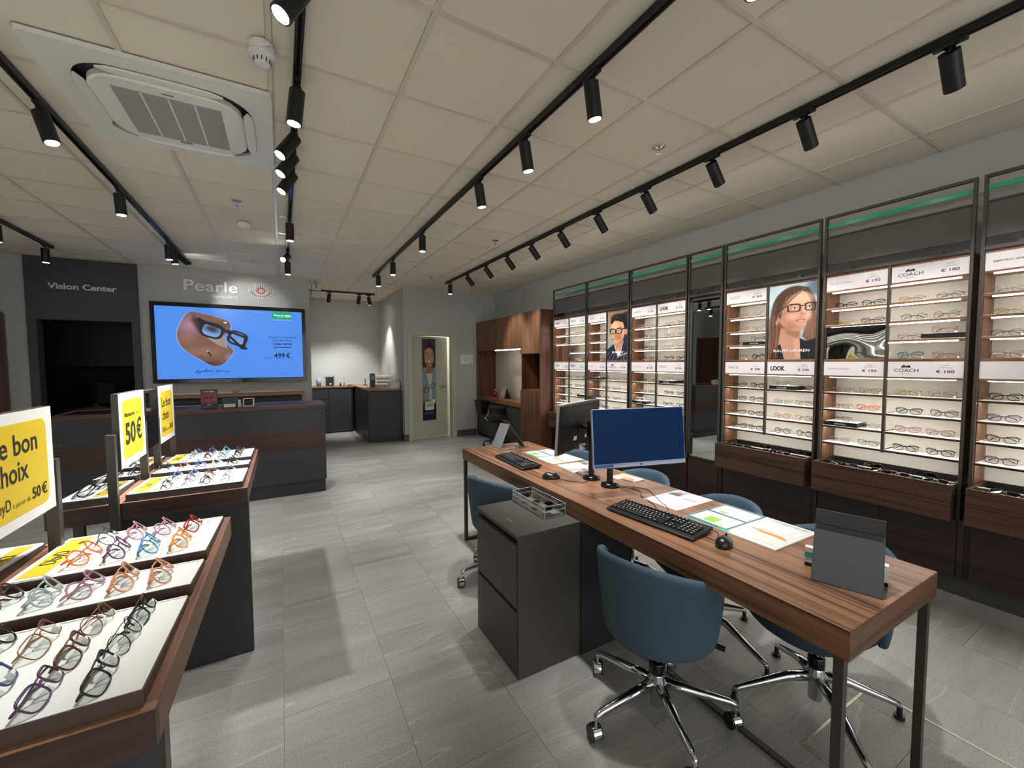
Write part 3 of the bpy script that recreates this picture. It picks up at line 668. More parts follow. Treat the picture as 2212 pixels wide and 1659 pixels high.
def brand(parent, kind, price, ya, z0, w, scale=1.0):
    """one white fascia with its lettering; ya = left end seen from the room"""
    hgt = .106
    p = B(3.752, 3.758, ya-w+.002, ya-.002, z0, z0+hgt).build('sign_panel', mat('fascia_white', '#d9d3d4', .5), parent)
    x = 3.7518; mb = MB(); k = w/.37
    def t(s, dx, dy, h, mm=0, al='l', bo=0., sh=0., sp=1., ww=None): put_text(mb.mat(mm), s, (x, ya-dx*k, z0+dy), RT, UPV, h=h, align=al, bold=bo, shear=sh, space=sp, w=ww)
    if kind == 'gucci': t('GUCCI', .035, .045, .024, 0, 'l', 0, 0, 1.5, ww=.10*k)
    elif kind == 'look':
        t('LOOK', .03, .033, .040, 0, 'l', .045, ww=.115*k)
    elif kind == 'rl': t('RALPH LAUREN', .03, .048, .011, 1, 'l', 0, 0, 1.3, ww=.13*k)
    elif kind == 'coach':
        t('COACH', .035, .035, .022, 0, 'l', .0, ww=.125*k); t('NEW YORK', .075, .020, .006, 1, ww=.045*k)
        for dx, dy, r in ((.078, .071, .006), (.088, .075, .007), (.098, .070, .005), (.112, .072, .009), (.103, .077, .004), (.082, .081, .003)):
            mb.mat(0).cyl((x-.0004, ya-dx*k, z0+dy), (x-.0008, ya-dx*k, z0+dy), r, 8)
        for dx in (.076, .083, .09, .1): mb.mat(0).box(x-.0008, x-.0004, ya-(dx+.002)*k, ya-dx*k, z0+.061, z0+.07)
    elif kind == 'burberry': t('BURBERRY', .03, .042, .022, 1, 'l', .0, ww=.12*k)
    elif kind == 'ray':
        put_text(mb.mat(0), 'Ray', (x, ya-.025*k, z0+.042), (0, -1, .16), (0, 0, 1), h=.034, shear=.4, w=.055*k)
        put_text(mb.mat(0), 'Ban', (x, ya-.08*k, z0+.040), (0, -1, .16), (0, 0, 1), h=.030, shear=.4, w=.06*k)
        mb.mat(0).tube([(x-.0005, ya-.07*k, z0+.035), (x-.0005, ya-.095*k, z0+.05)], .0015, 4)
    elif kind == 'emp': t('EMPORIO ARMANI', .035, .046, .013, 1, 'l', 0.02, ww=.15*k)
    elif kind == 'small': t('EMPORIO ARMANI', .03, .048, .009, 0, 'l', .01, ww=.10*k)
    if price:
        t('VANAF', .285, .077, .0065, 1, 'c', 0, .15, ww=.04*k); t('À PARTIR DE', .285, .062, .0065, 1, 'c', ww=.062*k)
        t('€ '+price, .285, .031, .019, 2, 'c', .02, ww=.085*k)
    if mb.v: mb.build('lettering', [INK, INKG, mat('price_ink', '#4a4b50', .6)], p)
def bay(n, label, signs, skipR=False, panel=None, tiers=None):
    """signs = ((kind, price) for upper left, upper right, lower left, lower right), None = poster / no sign"""
    y0, y1 = BAY[n]; t = thing('display_shelving', label, 'shelving unit', (3.9, (y0+y1)/2, .52), 'lit spectacle shelving bays'); g = .017
    a, b = y0+g, y1-g; ym = (y0+y1)/2; bay_frame(t, y0, y1)
    B(3.965, 3.985, a-.012, b+.012, .742, 2.186).build('back_panel', BACKW, t)
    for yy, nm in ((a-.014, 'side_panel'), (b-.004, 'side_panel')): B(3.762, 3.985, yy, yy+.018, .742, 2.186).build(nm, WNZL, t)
    B(3.752, 3.965, a, b, 2.168, 2.186).build('top_board', WNY, t)
    B(3.742, 3.764, ym-.0085, ym+.0085, .862, 2.186).build('centre_post', METD, t)
    for z0, z1 in ((1.514, 1.533), (2.049, 2.061), (1.394, 1.406)): B(3.752, 3.965, a if signs[1] is not None or z0 < 2 else ym, b, z0, z1).build('crossboard', WNY, t)
    L, R_ = (ym+.0085, b), (a, ym-.0085)
    for si, (s0, s1) in enumerate((L, R_)):
        poster = signs[si] is None
        if not poster: brand(t, signs[si][0], signs[si][1], s1, 2.061, s1-s0)
        if signs[2+si] is not None: brand(t, signs[2+si][0], signs[2+si][1], s1, 1.407, s1-s0)
        for i, z in enumerate(UP[:3]):
            if poster: continue
            if panel and panel[0] == si and i >= 2: continue
            B(3.754, 3.965, s0, s1, z-.014, z).build('shelf', [WNY], t)
            B(3.757, 3.964, s0+.001, s1-.001, z, z+.002).build('shelf_top', SHELFW, t)
        for i, z in enumerate(LO):
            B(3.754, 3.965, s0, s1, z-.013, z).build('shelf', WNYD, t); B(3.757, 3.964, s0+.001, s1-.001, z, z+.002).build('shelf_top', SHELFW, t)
        for z in LO: B(3.80, 3.812, s0+.004, s1-.004, z-.0155, z-.0131).build('light_strip', LEDH, t)
        i0 = .035 if si == 0 else 0; i1 = .04 if si == 1 else 0
        zs = [] if poster else [2.049]+[z-.014 for z in UP[:3]]
        if panel and panel[0] == si: zs = zs[:3]
        for z in zs: B(3.770, 3.784, s0+i1, s1-i0, z-.0075, z).build('light_strip', LED, t)
        B(3.770, 3.780, s0+i1, s1-i0, 1.394-.005, 1.394).build('light_strip', LED, t)
    if panel:
        s0, s1 = (L, R_)[panel[0]]; z1 = UP[1]-.016
        if panel[1] == 'wood': B(3.775, 3.79, s0, s1, 1.534, z1).build('filler_panel', WNZ, t)
        else:
            m = mat('wavy_mirror', '#8d9092', .03, metal=1, bump=.8, bscale=3.2)
            for nd in m.node_tree.nodes:
                if nd.type == 'BUMP': nd.inputs['Distance'].default_value = .03
                if nd.type == 'TEX_NOISE': nd.inputs['Detail'].default_value = 0
            B(3.765, 3.772, s0+.002, s1-.002, 1.536, z1).build('wavy_mirror_panel', m, t)
    return t
def drawer(n, label, ys=None):
    y0, y1 = BAY[n]; y0 += .0175; y1 -= .0175; x0, x1, zb, zt = 3.622, 3.958, .511, .739
    t = thing('drawer_box', label.replace(' under %s' % SHORT[n], ' under the '+SHORT[n]), 'drawer', (3.79, (y0+y1)/2, zb), 'walnut tray drawers under the shelving')
    B(x0, x0+.018, y0, y1, zb+.120, zt).build('drawer_front', WDR, t, bevel=.001); B(x0, x0+.018, y0, y1, zb, zb+.117).build('drawer_front', WDR, t, bevel=.001)
    for y in (y0, y1-.018): B(x0+.0185, x1, y, y+.018, zb, zt-.001).build('side', WDR, t)
    m = mat('drawer_felt', '#0e0d0e', .7)
    B(x0+.0185, x1, y0+.018, y1-.018, zb, zt-.04).build('bed', m, t); B(x1-.01, x1, y0+.018, y1-.018, zt-.04, zt).build('back_board', m, t)
    B(x0+.14, x0+.154, y0+.018, y1-.018, zt-.012, zt-.006).build('divider_bar', WHITEP, t)
    for k in (1, 2):
        y = y0+(y1-y0)*k/3; B(x0+.019, x0+.139, y-.002, y+.002, zt-.039, zt-.012).build('divider', m, t); B(x0+.153, x1-.011, y-.002, y+.002, zt-.039, zt-.012).build('divider', m, t)
    return zt-.04, y0+.018, y1-.018
def base_cabinets():
    # low walnut cupboards running under the whole wall of shelves
    t = thing('base_cabinet', 'long low dark walnut base cabinet under the shelving wall', 'cabinet', (3.87, 2.7, 0))
    B(3.765, 3.995, -.82, 5.36, .12, .4995).build('carcass', WNYD, t)
    B(3.775, 3.99, -.82, 5.36, 0, .12).build('plinth', mat('plinth_grey', '#3a3938', .6), t)
    for n, (y0, y1) in BAY.items():
        k = [y0+.012, (y0+y1)/2, y1-.022] if n != 4 else [y0+.012, y1-.022]
        for a, b in zip(k[:-1], k[1:]): B(3.748, 3.7645, a+.0015, b-.0015, .125, .498).build('door', WNYD, t)
    for n in BAY:
        y0 = BAY[n][0]; B(3.752, 3.7645, y0-.02, y0+.01, .125, .50).build('pilaster', WNYD, t)
def section(n, si):
    y0, y1 = BAY[n]; a, b = y0+.017, y1-.017; ym = (y0+y1)/2
    return (ym+.0085, b) if si == 0 else (a, ym-.0085)
BAYNAME = {1: 'the farthest bay beside the walnut cabinet', 2: 'the bay with the portrait poster of a dark-haired person', 3: 'the bay left of the tall mirror', 5: 'the bay with the big portrait poster of a long-haired person', 6: 'the wide bay with the wavy mirror panel', 7: 'the bay cut off by the right photo edge'}
def on_shelf(n, si, tier, pos, style, col, z, dz=0., lens='clear', extra=None):
    s0, s1 = section(n, si); w = s1-s0; f = (.25, .71)[pos] if pos < 2 else .5
    y = s1-w*f+rng.uniform(-.008, .008); up = tier < 4
    row = ('upper', 'lower')[not up]; k = ORD[tier % 4]; side = ('left', 'right')[pos] if pos < 2 else 'middle'
    half = ('left', 'right')[si]
    nm = {'crystal': 'clear'}.get(col, col); sty = {'cat': 'cat-eye', 'hex': 'angular'}.get(style, style)
    lab = '%s %s glasses, %s %s shelf, %s half, %s pair, %s' % (nm, sty, k, row, half, side, SHORT[n])
    if dz: lab = '%s %s glasses on riser, %s %s shelf, %s half, %s' % (nm, sty, k, row, half, SHORT[n])
    a = -PI/2+rng.uniform(-.16, .16)+(.10 if pos == 0 else -.02); sc = 1.0 if n in (1, 2, 3) else 1.06
    M = Matrix.Translation((3.835+rng.uniform(-.006, .006)-(.0 if dz == 0 else .02), y, z+.0022+dz)) @ Matrix.Rotation(a, 4, 'Z') @ Matrix.Rotation(.04, 4, 'X') @ Matrix.Scale(sc, 4)
    spectacles(lab, 'eyeglasses on the shelving wall', style, col, M, lens)
SHORT = {1: 'farthest bay', 2: 'man portrait bay', 3: 'bay left of mirror', 5: 'woman portrait bay', 6: 'wavy mirror bay', 7: 'photo edge bay'}
def riser(n, si, tier, left, word, z):
    s0, s1 = section(n, si); w = s1-s0; L = .56*w if word else .55*w
    ya = s1-.012 if left else s0+L+.008
    t = thing('riser_block', 'black riser block%s, %s %s shelf, %s half, %s' % (' lettered '+word if word else '', ORD[tier % 4], ('upper', 'lower')[tier > 3], ('left', 'right')[si], SHORT[n]), 'display riser', (3.82, ya-L/2, z+.002))
    MB().box(3.77, 3.93, ya-L, ya, z+.0021, z+.034).build('block', BLKP, t); MB().box(3.773, 3.93, ya-L+.002, ya-.002, z+.0341, z+.0355).build('white_top', SHELFW, t)
    if word: put_text(MB(), word, (3.7699, ya-L/2, z+.012), RT, UPV, h=.010, w=.075, align='c').build('lettering', WHITEP, t)
def shelves():
    G = [('gucci', '300'), None, ('gucci', '300'), ('look', '290')]
    bay(5, 'lit shelving bay with a large portrait of a long-haired person in glasses', G)
    bay(6, 'lit shelving bay with a wavy mirror panel in its left half', [('rl', '190'), ('coach', '180'), ('rl', '190'), ('coach', '180')], panel=(0, 'mirror'))
    bay(7, 'lit shelving bay cut off by the right edge of the photo', [('emp', None), ('emp', None), ('blank', None), ('blank', None)])
    bay(3, 'lit shelving bay directly left of the tall mirror', [('burberry', '250'), ('look', '270'), ('rl', '200'), ('gucci', '350')])
    bay(2, 'lit shelving bay with a portrait of a dark-haired person in glasses', [('small', '170'), None, ('small', '170'), ('coach', '180')])
    bay(1, 'lit shelving bay farthest away, next to the walnut workstation', [('ray', '160'), ('ray', '160'), ('ray', '160'), ('ray', '160')], panel=(0, 'wood'))
    base_cabinets()
    # mirror bay
    y0, y1 = BAY[4]; t = thing('mirror_unit', 'narrow unit with a tall mirror between the shelving bays', 'mirror', (3.85, (y0+y1)/2, .5), 'lit spectacle shelving bays'); bay_frame(t, y0, y1)
    a, b = y0+.017, y1-.017
    MB().box(3.765, 3.985, a-.012, a+.01, .5, 2.186).box(3.765, 3.985, b-.01, b+.012, .5, 2.186).box(3.765, 3.985, a, b, 2.165, 2.186).box(3.765, 3.985, a, b, .5, .53).build('surround', WNZ, t)
    MB().box(3.752, 3.765, a, a+.018, .51, 2.165).box(3.752, 3.765, b-.018, b, .51, 2.165).box(3.752, 3.765, a, b, 2.148, 2.165).box(3.752, 3.765, a, b, .51, .525).build('mirror_frame', METD, t)
    B(3.760, 3.764, a+.018, b-.018, .525, 2.148).build('mirror_pane', MIRROR, t)
    B(3.738, 3.752, b-.02, b-.003, .56, .72).build('handle_block', METD, t)
    # posters
    poster_woman(); poster_man()
    # which pairs stand where: (bay, half) -> tiers of (style, colour) left, right
    P = {(5, 0): [('hex', 'gold'), ('hex', 'silver')]*1+[('hex', 'gold'), ('round', 'silver'), ('hex', 'gunmetal'), ('hex', 'gunmetal'), ('hex', 'gold'), ('round', 'black'),
                  ('cat', 'tortoise'), ('cat', 'black'), ('square', 'brown'), ('square', 'black'), ('cat', 'tortoise'), ('cat', 'black'), ('cat', 'tortoise'), ('cat', 'black')],
         (5, 1): [None]*8+[('square', 'silver'), ('oval', 'gunmetal'), ('square', 'silver'), ('square', 'gunmetal'), ('round', 'peach'), ('round', 'copper'), ('round', 'teal'), ('round', 'tortoise')],
         (6, 0): [('cat', 'black'), ('cat', 'black'), ('oval', 'gold'), ('cat', 'purple'), None, None, None, None, ('oval', 'gold'), ('cat', 'gold'), ('square', 'copper'), ('square', 'orange'), ('oval', 'gunmetal'), ('oval', 'silver'), ('oval', 'silver'), ('square', 'gunmetal')],
         (6, 1): [('oval', 'copper'), ('oval', 'gunmetal'), ('round', 'gunmetal'), ('round', 'gunmetal'), ('square', 'copper'), ('round', 'copper'), ('square', 'teal'), ('square', 'copper'), ('square', 'gold'), ('square', 'silver'), ('cat', 'black'), ('cat', 'purple'), ('cat', 'rose'), ('cat', 'rose'), ('cat', 'black'), ('cat', 'black')],
         (7, 0): [('oval', 'silver'), ('oval', 'gold'), ('oval', 'gold'), ('round', 'gold'), ('oval', 'gunmetal'), ('oval', 'gold'), ('square', 'copper'), ('oval', 'silver'), ('cat', 'black'), None, ('cat', 'purple'), None, ('cat', 'tortoise'), None, ('square', 'purple'), None],
         (3, 0): [('square', 'rose'), ('square', 'silver'), ('round', 'black'), ('square', 'gunmetal'), ('square', 'black'), ('square', 'black'), ('square', 'tortoise'), ('square', 'black'), ('oval', 'gunmetal'), ('square', 'gunmetal'), ('oval', 'silver'), ('square', 'gunmetal'), ('square', 'white'), ('oval', 'white'), ('square', 'black'), ('square', 'silver')],
         (3, 1): [('oval', 'silver'), ('round', 'gunmetal'), ('round', 'gunmetal'), ('round', 'gunmetal'), ('round', 'silver'), ('round', 'silver'), ('round', 'black'), ('square', 'black'), ('square', 'silver'), ('square', 'black'), ('square', 'black'), ('square', 'tortoise'), ('square', 'black'), ('square', 'black'), ('square', 'black'), ('square', 'brown')],
         (2, 0): [('oval', 'brown'), ('oval', 'gunmetal'), ('round', 'brown'), ('oval', 'gunmetal'), ('square', 'black'), ('square', 'gunmetal'), ('oval', 'brown'), ('square', 'gunmetal'), ('oval', 'silver'), ('square', 'gunmetal'), ('square', 'black'), ('square', 'black'), ('square', 'black'), ('square', 'black'), ('oval', 'gunmetal'), ('square', 'black')],
         (2, 1): [None]*8+[('square', 'silver'), ('round', 'silver'), ('square', 'gunmetal'), ('oval', 'silver'), ('square', 'gunmetal'), ('round', 'silver'), ('oval', 'gunmetal'), ('oval', 'silver')],
         (1, 0): [('oval', 'gunmetal'), ('round', 'white'), ('square', 'brown'), ('round', 'gunmetal'), None, None, None, None, ('square', 'brown'), ('square', 'black'), ('round', 'gunmetal'), ('square', 'black'), ('square', 'black'), ('square', 'black'), ('round', 'white'), ('round', 'white')],
         (1, 1): [('oval', 'silver'), ('oval', 'gold'), ('round', 'gold'), ('oval', 'silver'), ('oval', 'gold'), ('round', 'silver'), ('oval', 'white'), ('round', 'gunmetal'), ('square', 'gunmetal'), ('square', 'black'), ('square', 'black'), ('square', 'black'), ('square', 'gunmetal'), ('square', 'silver'), ('round', 'white'), None]}
    RS = {(5, 0, 2): (False, 'EXCLUSIF'), (5, 1, 4): (True, 'EXCLUSIF'), (6, 0, 6): (True, 'NOUVEAU'), (6, 1, 2): (False, ''), (3, 1, 4): (True, 'EXCLUSIF'), (3, 0, 6): (True, 'EXCLUSIF'), (2, 0, 4): (True, ''), (1, 1, 6): (False, '')}
    Z = UP+LO
    for (n, si), lst in P.items():
        for i in range(8):
            r = RS.get((n, si, i))
            if r: riser(n, si, i, r[0], r[1], Z[i])
            for p in (0, 1):
                g = lst[2*i+p]
                if g is None: continue
                dz = .0335 if r and ((p == 0) == r[0]) else 0.
                on_shelf(n, si, i, p, g[0], g[1], Z[i], dz)
    # the trays under the shelves with sunglasses lying in them
    lab = {1: 'walnut tray drawer of the farthest bay, behind the monitors', 2: None, 3: None, 5: 'walnut tray drawer full of sunglasses under the long-haired portrait bay', 6: 'wide walnut tray drawer of sunglasses under the wavy mirror bay', 7: 'walnut tray drawer cut off by the right photo edge'}
    for n in (1, 2, 3, 5, 6, 7):
        zt, ya, yb = drawer(n, lab[n] or 'walnut tray drawer hidden behind the monitors under %s' % SHORT[n])
        if n in (2, 3): continue
        cols = ['black', 'tortoise', 'gold', 'brown', 'rose', 'black', 'silver', 'tortoise']
        cnt = {1: 2, 5: 6, 6: 7, 7: 4}[n]
        for k in range(cnt):
            f = (k+.5)/cnt; y = yb-.03-(yb-ya-.06)*f; x = 3.712 if k % 3 != 2 else 3.85
            M = Matrix.Translation((x, y, zt+.021)) @ Matrix.Rotation(-PI/2+rng.uniform(-.25, .25), 4, 'Z') @ Matrix.Rotation(-1.05, 4, 'X')
            spectacles('%s sunglasses lying in the drawer of the %s, %s from left' % ('dark' if cols[k] in ('black', 'tortoise', 'brown') else cols[k], SHORT[n], ORD[k]), 'sunglasses in the tray drawers', ('square', 'cat', 'round')[k % 3], cols[k], M, 'dark', k % 2 == 0)
def poster_woman():
    s0, s1 = section(5, 1); w, h = s1-s0-.004, .632; a = h/w; p = Paint(150, 250, '#9fb0ba', a)
    p.ell(.1, .1, .5, .2, '#b9c8d0', 0, .3); p.ell(.95, .1, .18, .12, '#5f6f7c', 0, .15); p.ell(.9, .3, .2, .1, '#c5ced2', 0, .15); p.ell(.98, .5, .1, .12, '#a9c0cc', 0, .1)
    hair, hl = '#4a3427', '#745440'
    p.ell(.52, .33, .46, .30, hair, .1, .03); p.poly([(.06, .30), (.30, .30), (.34, .62), (.30, .84), (.16, 1), (0, 1), (0, .62), (.02, .45)], hair, .03); p.poly([(.84, .20), (.96, .34), (1, .50), (1, .84), (.86, .80), (.72, .70), (.80, .5)], '#6b4c38', .03)
    for k in range(30):
        t = k/29; x = .05+t*.24; c = (hl, '#2f2118', '#5f4433', '#8a6a4e')[k % 4]
        p.line(x+.10, .22+.10*t, x-.03+.02*math.sin(k), .46, .004, c, .02); p.line(x-.03+.02*math.sin(k), .46, x-.02+.03*math.sin(k*1.3), .72, .005, c, .02); p.line(x-.02+.03*math.sin(k*1.3), .72, x-.06+.05*math.sin(k*1.7), .99, .006, c, .03)
    for k in range(16):
        c = ('#8d6b4e', '#5e4532', '#755640')[k % 3]; x = .80+.013*k; p.line(x, .28+.015*k, x+.02*math.sin(k*2), .55, .005, c, .02); p.line(x+.02*math.sin(k*2), .55, x-.02+.03*math.sin(k), .80, .006, c, .02)
    # neck and shoulders
    p.poly([(.27, .58), (.66, .60), (.68, .80), (.72, 1), (.34, 1), (.22, .80)], '#b98970', .03); p.poly([(.40, .58), (.68, .60), (.67, .72), (.52, .70), (.36, .64)], '#9c6c54', .06); p.poly([(.54, .74), (.67, .72), (.70, .98), (.60, .98)], '#c79a80', .06)
    p.poly([(.18, .82), (.27, .79), (.36, 1), (.02, 1)], '#16181c', .01); p.poly([(.67, .72), (.80, .76), (1, .73), (1, 1), (.70, 1)], '#17191e', .012); p.line(.76, .77, .90, 1, .006, '#2c3038', .01)
    for k in range(9): p.line(.24-.02*k, .60, .20-.025*k+.02*math.sin(k), .98, .006, (hl, '#3b291d', '#7a5a42')[k % 3], .02)
    # face, three-quarter view
    p.ell(.54, .34, .335, .262, '#c6957a', .08, .015); p.ell(.60, .50, .21, .125, '#c6957a', .1, .02); p.ell(.19, .47, .05, .05, '#b47c64', .2, .02)
    p.ell(.62, .20, .24, .08, '#dcb094', .1, .15); p.ell(.36, .42, .14, .12, '#b57e65', 0, .16); p.ell(.50, .43, .12, .05, '#d6a389', 0, .1); p.ell(.82, .42, .06, .06, '#d6a68c', 0, .08); p.ell(.60, .585, .12, .03, '#b98468', 0, .08); p.ell(.45, .56, .12, .05, '#ab7760', -.3, .12)
    p.poly([(.12, .36), (.18, .20), (.34, .09), (.60, .035), (.82, .07), (.90, .17), (.80, .125), (.66, .11), (.50, .15), (.38, .22), (.30, .33), (.26, .46), (.20, .42), (.14, .50)], hair, .03)
    for k in range(16): p.line(.76-.026*k, .075+.006*k, .30-.010*k, .30+.013*k, .004, (hl, '#3b291d', '#a07c5a')[k % 3], .014)
    p.poly([(.42, .285), (.52, .268), (.62, .280), (.62, .290), (.52, .281), (.43, .294)], '#54382a', .01); p.poly([(.74, .276), (.82, .262), (.90, .270), (.90, .278), (.82, .272), (.75, .285)], '#54382a', .01)
    for cx, cy, w_ in ((.545, .325, .055), (.845, .320, .042)):
        p.ell(cx, cy, w_, .0115, '#e4dbd6', 0, .008); p.ell(cx+.004, cy, .020, .0115, '#55605c'); p.ell(cx+.004, cy, .009, .0055, '#151515'); p.line(cx-w_, cy-.002, cx, cy-.013, .005, '#2a1c16', .006); p.line(cx, cy-.013, cx+w_, cy-.004, .005, '#2a1c16', .006)
    p.line(.715, .31, .735, .395, .010, '#dcab91', .03); p.ell(.725, .405, .045, .016, '#c08970', 0, .03); p.ell(.695, .415, .011, .005, '#6f4033', 0, .01); p.ell(.76, .412, .010, .005, '#6f4033', 0, .01); p.line(.68, .32, .69, .39, .006, '#a9735b', .03)
    p.ell(.675, .483, .105, .014, '#b46868', -.06, .01); p.ell(.68, .503, .085, .015, '#cc8480', 0, .012); p.line(.58, .493, .77, .490, .004, '#7d383a', .006); p.ell(.69, .4925, .035, .0035, '#e6d9d6'); p.ell(.68, .45, .03, .012, '#b27c66', 0, .03)
    for cx, rx, ry in ((.535, .125, .050), (.865, .095, .047)): p.sup(cx, .320, rx, ry, '#241c20', 4, .02, ring=.011)
    p.line(.66, .300, .77, .298, .011, '#241c20'); p.line(.41, .285, .20, .345, .010, '#241c20'); p.ell(.435, .285, .022, .0055, '#b9b6b4'); p.ell(.965, .283, .02, .012, '#241c20')
    ya = s1-.002; o = p.sheet('portrait_print', (3.7565, ya, 2.166), (0, -w, 0), (0, 0, -h), PRINT, None, org=(3.7565, ya, 2.166)); o.location = (3.7565, ya, 2.166)
    fin_poster(o, 'large portrait poster of a long-haired person in dark glasses', 'RALPH LAUREN', ya, w, 1.553+.045, .022, .28)
def fin_poster(o, label, word, ya, w, z, h, tw):
    t = thing('portrait_poster', label, 'poster', tuple(o.location))
    o.location = (0, 0, 0); o.parent = t; ORG[o.name] = tuple(t.location)
    B(3.757, 3.762, ya-w, ya, 1.534, 2.166).build('backing_board', WHITEP, t)
    put_text(MB(), word, (3.7563, ya-w/2, z), RT, UPV, h=h, w=tw, align='c', bold=.01).build('lettering', WHITE, t)
def poster_man():
    s0, s1 = section(2, 1); w, h = s1-s0-.004, .632; a = h/w; p = Paint(90, 156, '#8b7a68', a)
    p.ell(.1, .6, .4, .3, '#8f8f86', 0, .3); p.ell(.2, .1, .5, .2, '#9c7f69', 0, .3); p.poly([(.45, .08), (1, .02), (1, .9), (.75, .6), (.8, .35), (.6, .2), (.45, .15)], '#25232a', .03)
    p.poly([(.36, .50), (.72, .48), (.78, .70), (.66, .86), (.48, .80), (.34, .68)], '#a9785c', .02); p.poly([(.50, .50), (.74, .46), (.74, .62), (.56, .66)], '#8d5f48', .05)
    p.poly([(.14, .30), (.20, .20), (.45, .15), (.78, .2), (.84, .36), (.80, .52), (.66, .60), (.40, .66), (.30, .64), (.24, .52), (.16, .46), (.20, .38)], '#b98a6b', .02)
    p.ell(.35, .30, .14, .08, '#cda182', 0, .1); p.ell(.52, .52, .18, .07, '#94664e', .2, .1); p.poly([(.18, .40), (.12, .47), (.22, .49), (.26, .42)], '#b5845f', .02)
    p.poly([(.14, .22), (.16, .13), (.30, .06), (.58, .05), (.82, .12), (.92, .26), (.93, .42), (.84, .44), (.80, .34), (.74, .24), (.5, .2), (.34, .19), (.20, .26)], '#17130f', .02); p.ell(.4, .11, .2, .03, '#2c251f', .1, .08)
    p.ell(.88, .43, .07, .06, '#b5805f', 0, .02); p.ell(.25, .565, .07, .012, '#9a4f42', .1, .015); p.line(.2, .562, .33, .568, .006, '#6a2e28')
    p.line(.16, .345, .34, .355, .012, '#1a1410'); p.line(.44, .355, .66, .335, .012, '#1a1410'); p.ell(.24, .40, .04, .008, '#33261f'); p.ell(.54, .40, .05, .009, '#33261f')
    for cx in (.255, .55): p.sup(cx, .405, .125, .047, '#171417', 4, 0, ring=.015)
    p.line(.39, .39, .43, .39, .02, '#171417'); p.line(.70, .37, .92, .36, .022, '#171417'); p.line(.08, .365, .14, .38, .02, '#171417')
    p.poly([(0, .76), (.3, .66), (.46, .80), (.56, .90), (.72, .64), (1, .70), (1, 1), (0, 1)], '#20222e', .01); p.poly([(.44, .76), (.66, .72), (.60, .92), (.52, .92)], '#b98a6b', .01); p.poly([(.47, .82), (.62, .80), (.57, .92)], '#d7d6d8', .01)
    for k in range(-3, 9):
        p.blend(p._m(np.hypot(0, np.abs(((p.X-p.Y*p.a*.7)-k*.17)))-.006, 0)*(p.Y > .80)*(np.abs(p.X-.55) > .08), '#8f8f98'); p.blend(p._m(np.abs(((p.X+p.Y*p.a*.7)-.9-k*.17))-.006, 0)*(p.Y > .80)*(np.abs(p.X-.55) > .08), '#8f8f98')
    p.line(.34, .68, .52, .94, .012, '#c9c6c4'); p.line(.72, .66, .62, .90, .012, '#c9c6c4'); p.line(.62, .9, 1, .84, .01, '#c9c6c4')
    ya = s1-.002; o = p.sheet('portrait_print', (3.7565, ya, 2.166), (0, -w, 0), (0, 0, -h), PRINT, None, org=(3.7565, ya, 2.166)); o.location = (3.7565, ya, 2.166)
    fin_poster(o, 'portrait poster of a dark-haired person in black glasses and checked shirt', 'BURBERRY', ya, w, 1.63, .026, .20)
shelves()

# ================================================================ LEFT: DISPLAY TABLES WITH TRAYS AND SIGNS
def rrect(w, h, r, n=6):
    P = []
    for k, (sx, sy) in enumerate(((1, 1), (-1, 1), (-1, -1), (1, -1))):
        for i in range(n+1):
            t = k*PI/2+PI/2*i/n; P.append((sx*(w/2-r)+r*math.cos(t), sy*(h/2-r)+r*math.sin(t)))
    return P
def price_sign(label, T, u, v0, v1, z0, z1, kind, posts):
    """panel across the table's centre line, facing +u; posts = v positions with their top heights"""
    t = thing('price_sign', label, 'sign', (0, 0, 0), 'signs on the display tables'); th = .024
    B(u-th, u, v0, v1, z0, z1).build('panel', METD, t)
    if kind == 'mirror':
        B(u, u+.002, v0+.003, v1-.003, z0+.003, z1-.003).build('mirror_pane', mat('tinted_mirror', '#6d7371', .03, metal=1), t)
    else:
        B(u, u+.002, v0+.001, v1-.001, z0+.001, z1-.001).build('print_sheet', WHITEP, t)
        w, h = v1-v0, z1-z0; M = Matrix(((0, 0, 1, u+.0021), (1, 0, 0, (v0+v1)/2), (0, 1, 0, (z0+z1)/2), (0, 0, 0, 1)))
        MB().prism(rrect(w*.80, h*.80, .03), .0006, M).build('yellow_field', YEL, t)
        x = u+.003; R, U = (0, 1, 0), (0, 0, 1); m = MB(); vc = (v0+v1)/2; k = w/.39
        def P(s, dv, dz, hh, al='l', bo=0., ww=None, mm=0): put_text(m.mat(mm), s, (x, vc+dv*k, z0+dz*h), R, U, h=hh*k, w=ww and ww*k, align=al, bold=bo)
        if kind == 'price':
            P('Montures', -.125, .67, .022, ww=.145, bo=.015); P('à partir de', .03, .675, .012, ww=.09, mm=1)
            P('50', -.125, .30, .105, ww=.15, bo=.03); P('€', .04, .30, .105, ww=.085, bo=.02)
        else:
            P('Le bon', -.125, .63, .060, ww=.225, bo=.01); P('choix', -.12, .40, .060, ww=.165, bo=.01)
            P('DbyD', -.135, .19, .032, ww=.085, bo=.0); P('à partir de', -.042, .19, .015, ww=.09, mm=1); P('50', .058, .19, .034, ww=.046, bo=.02); P('€', .110, .19, .034, ww=.032, bo=.015)
        m.build('lettering', [INK, mat('ink_olive', '#5d551f', .6)], t)
    for v, zt, zb in posts:
        B(u-th-.004, u+.004, v-.0125, v+.0125, zb, zt).build('post', METD, t, bevel=.001)
    t.matrix_world = T; return t
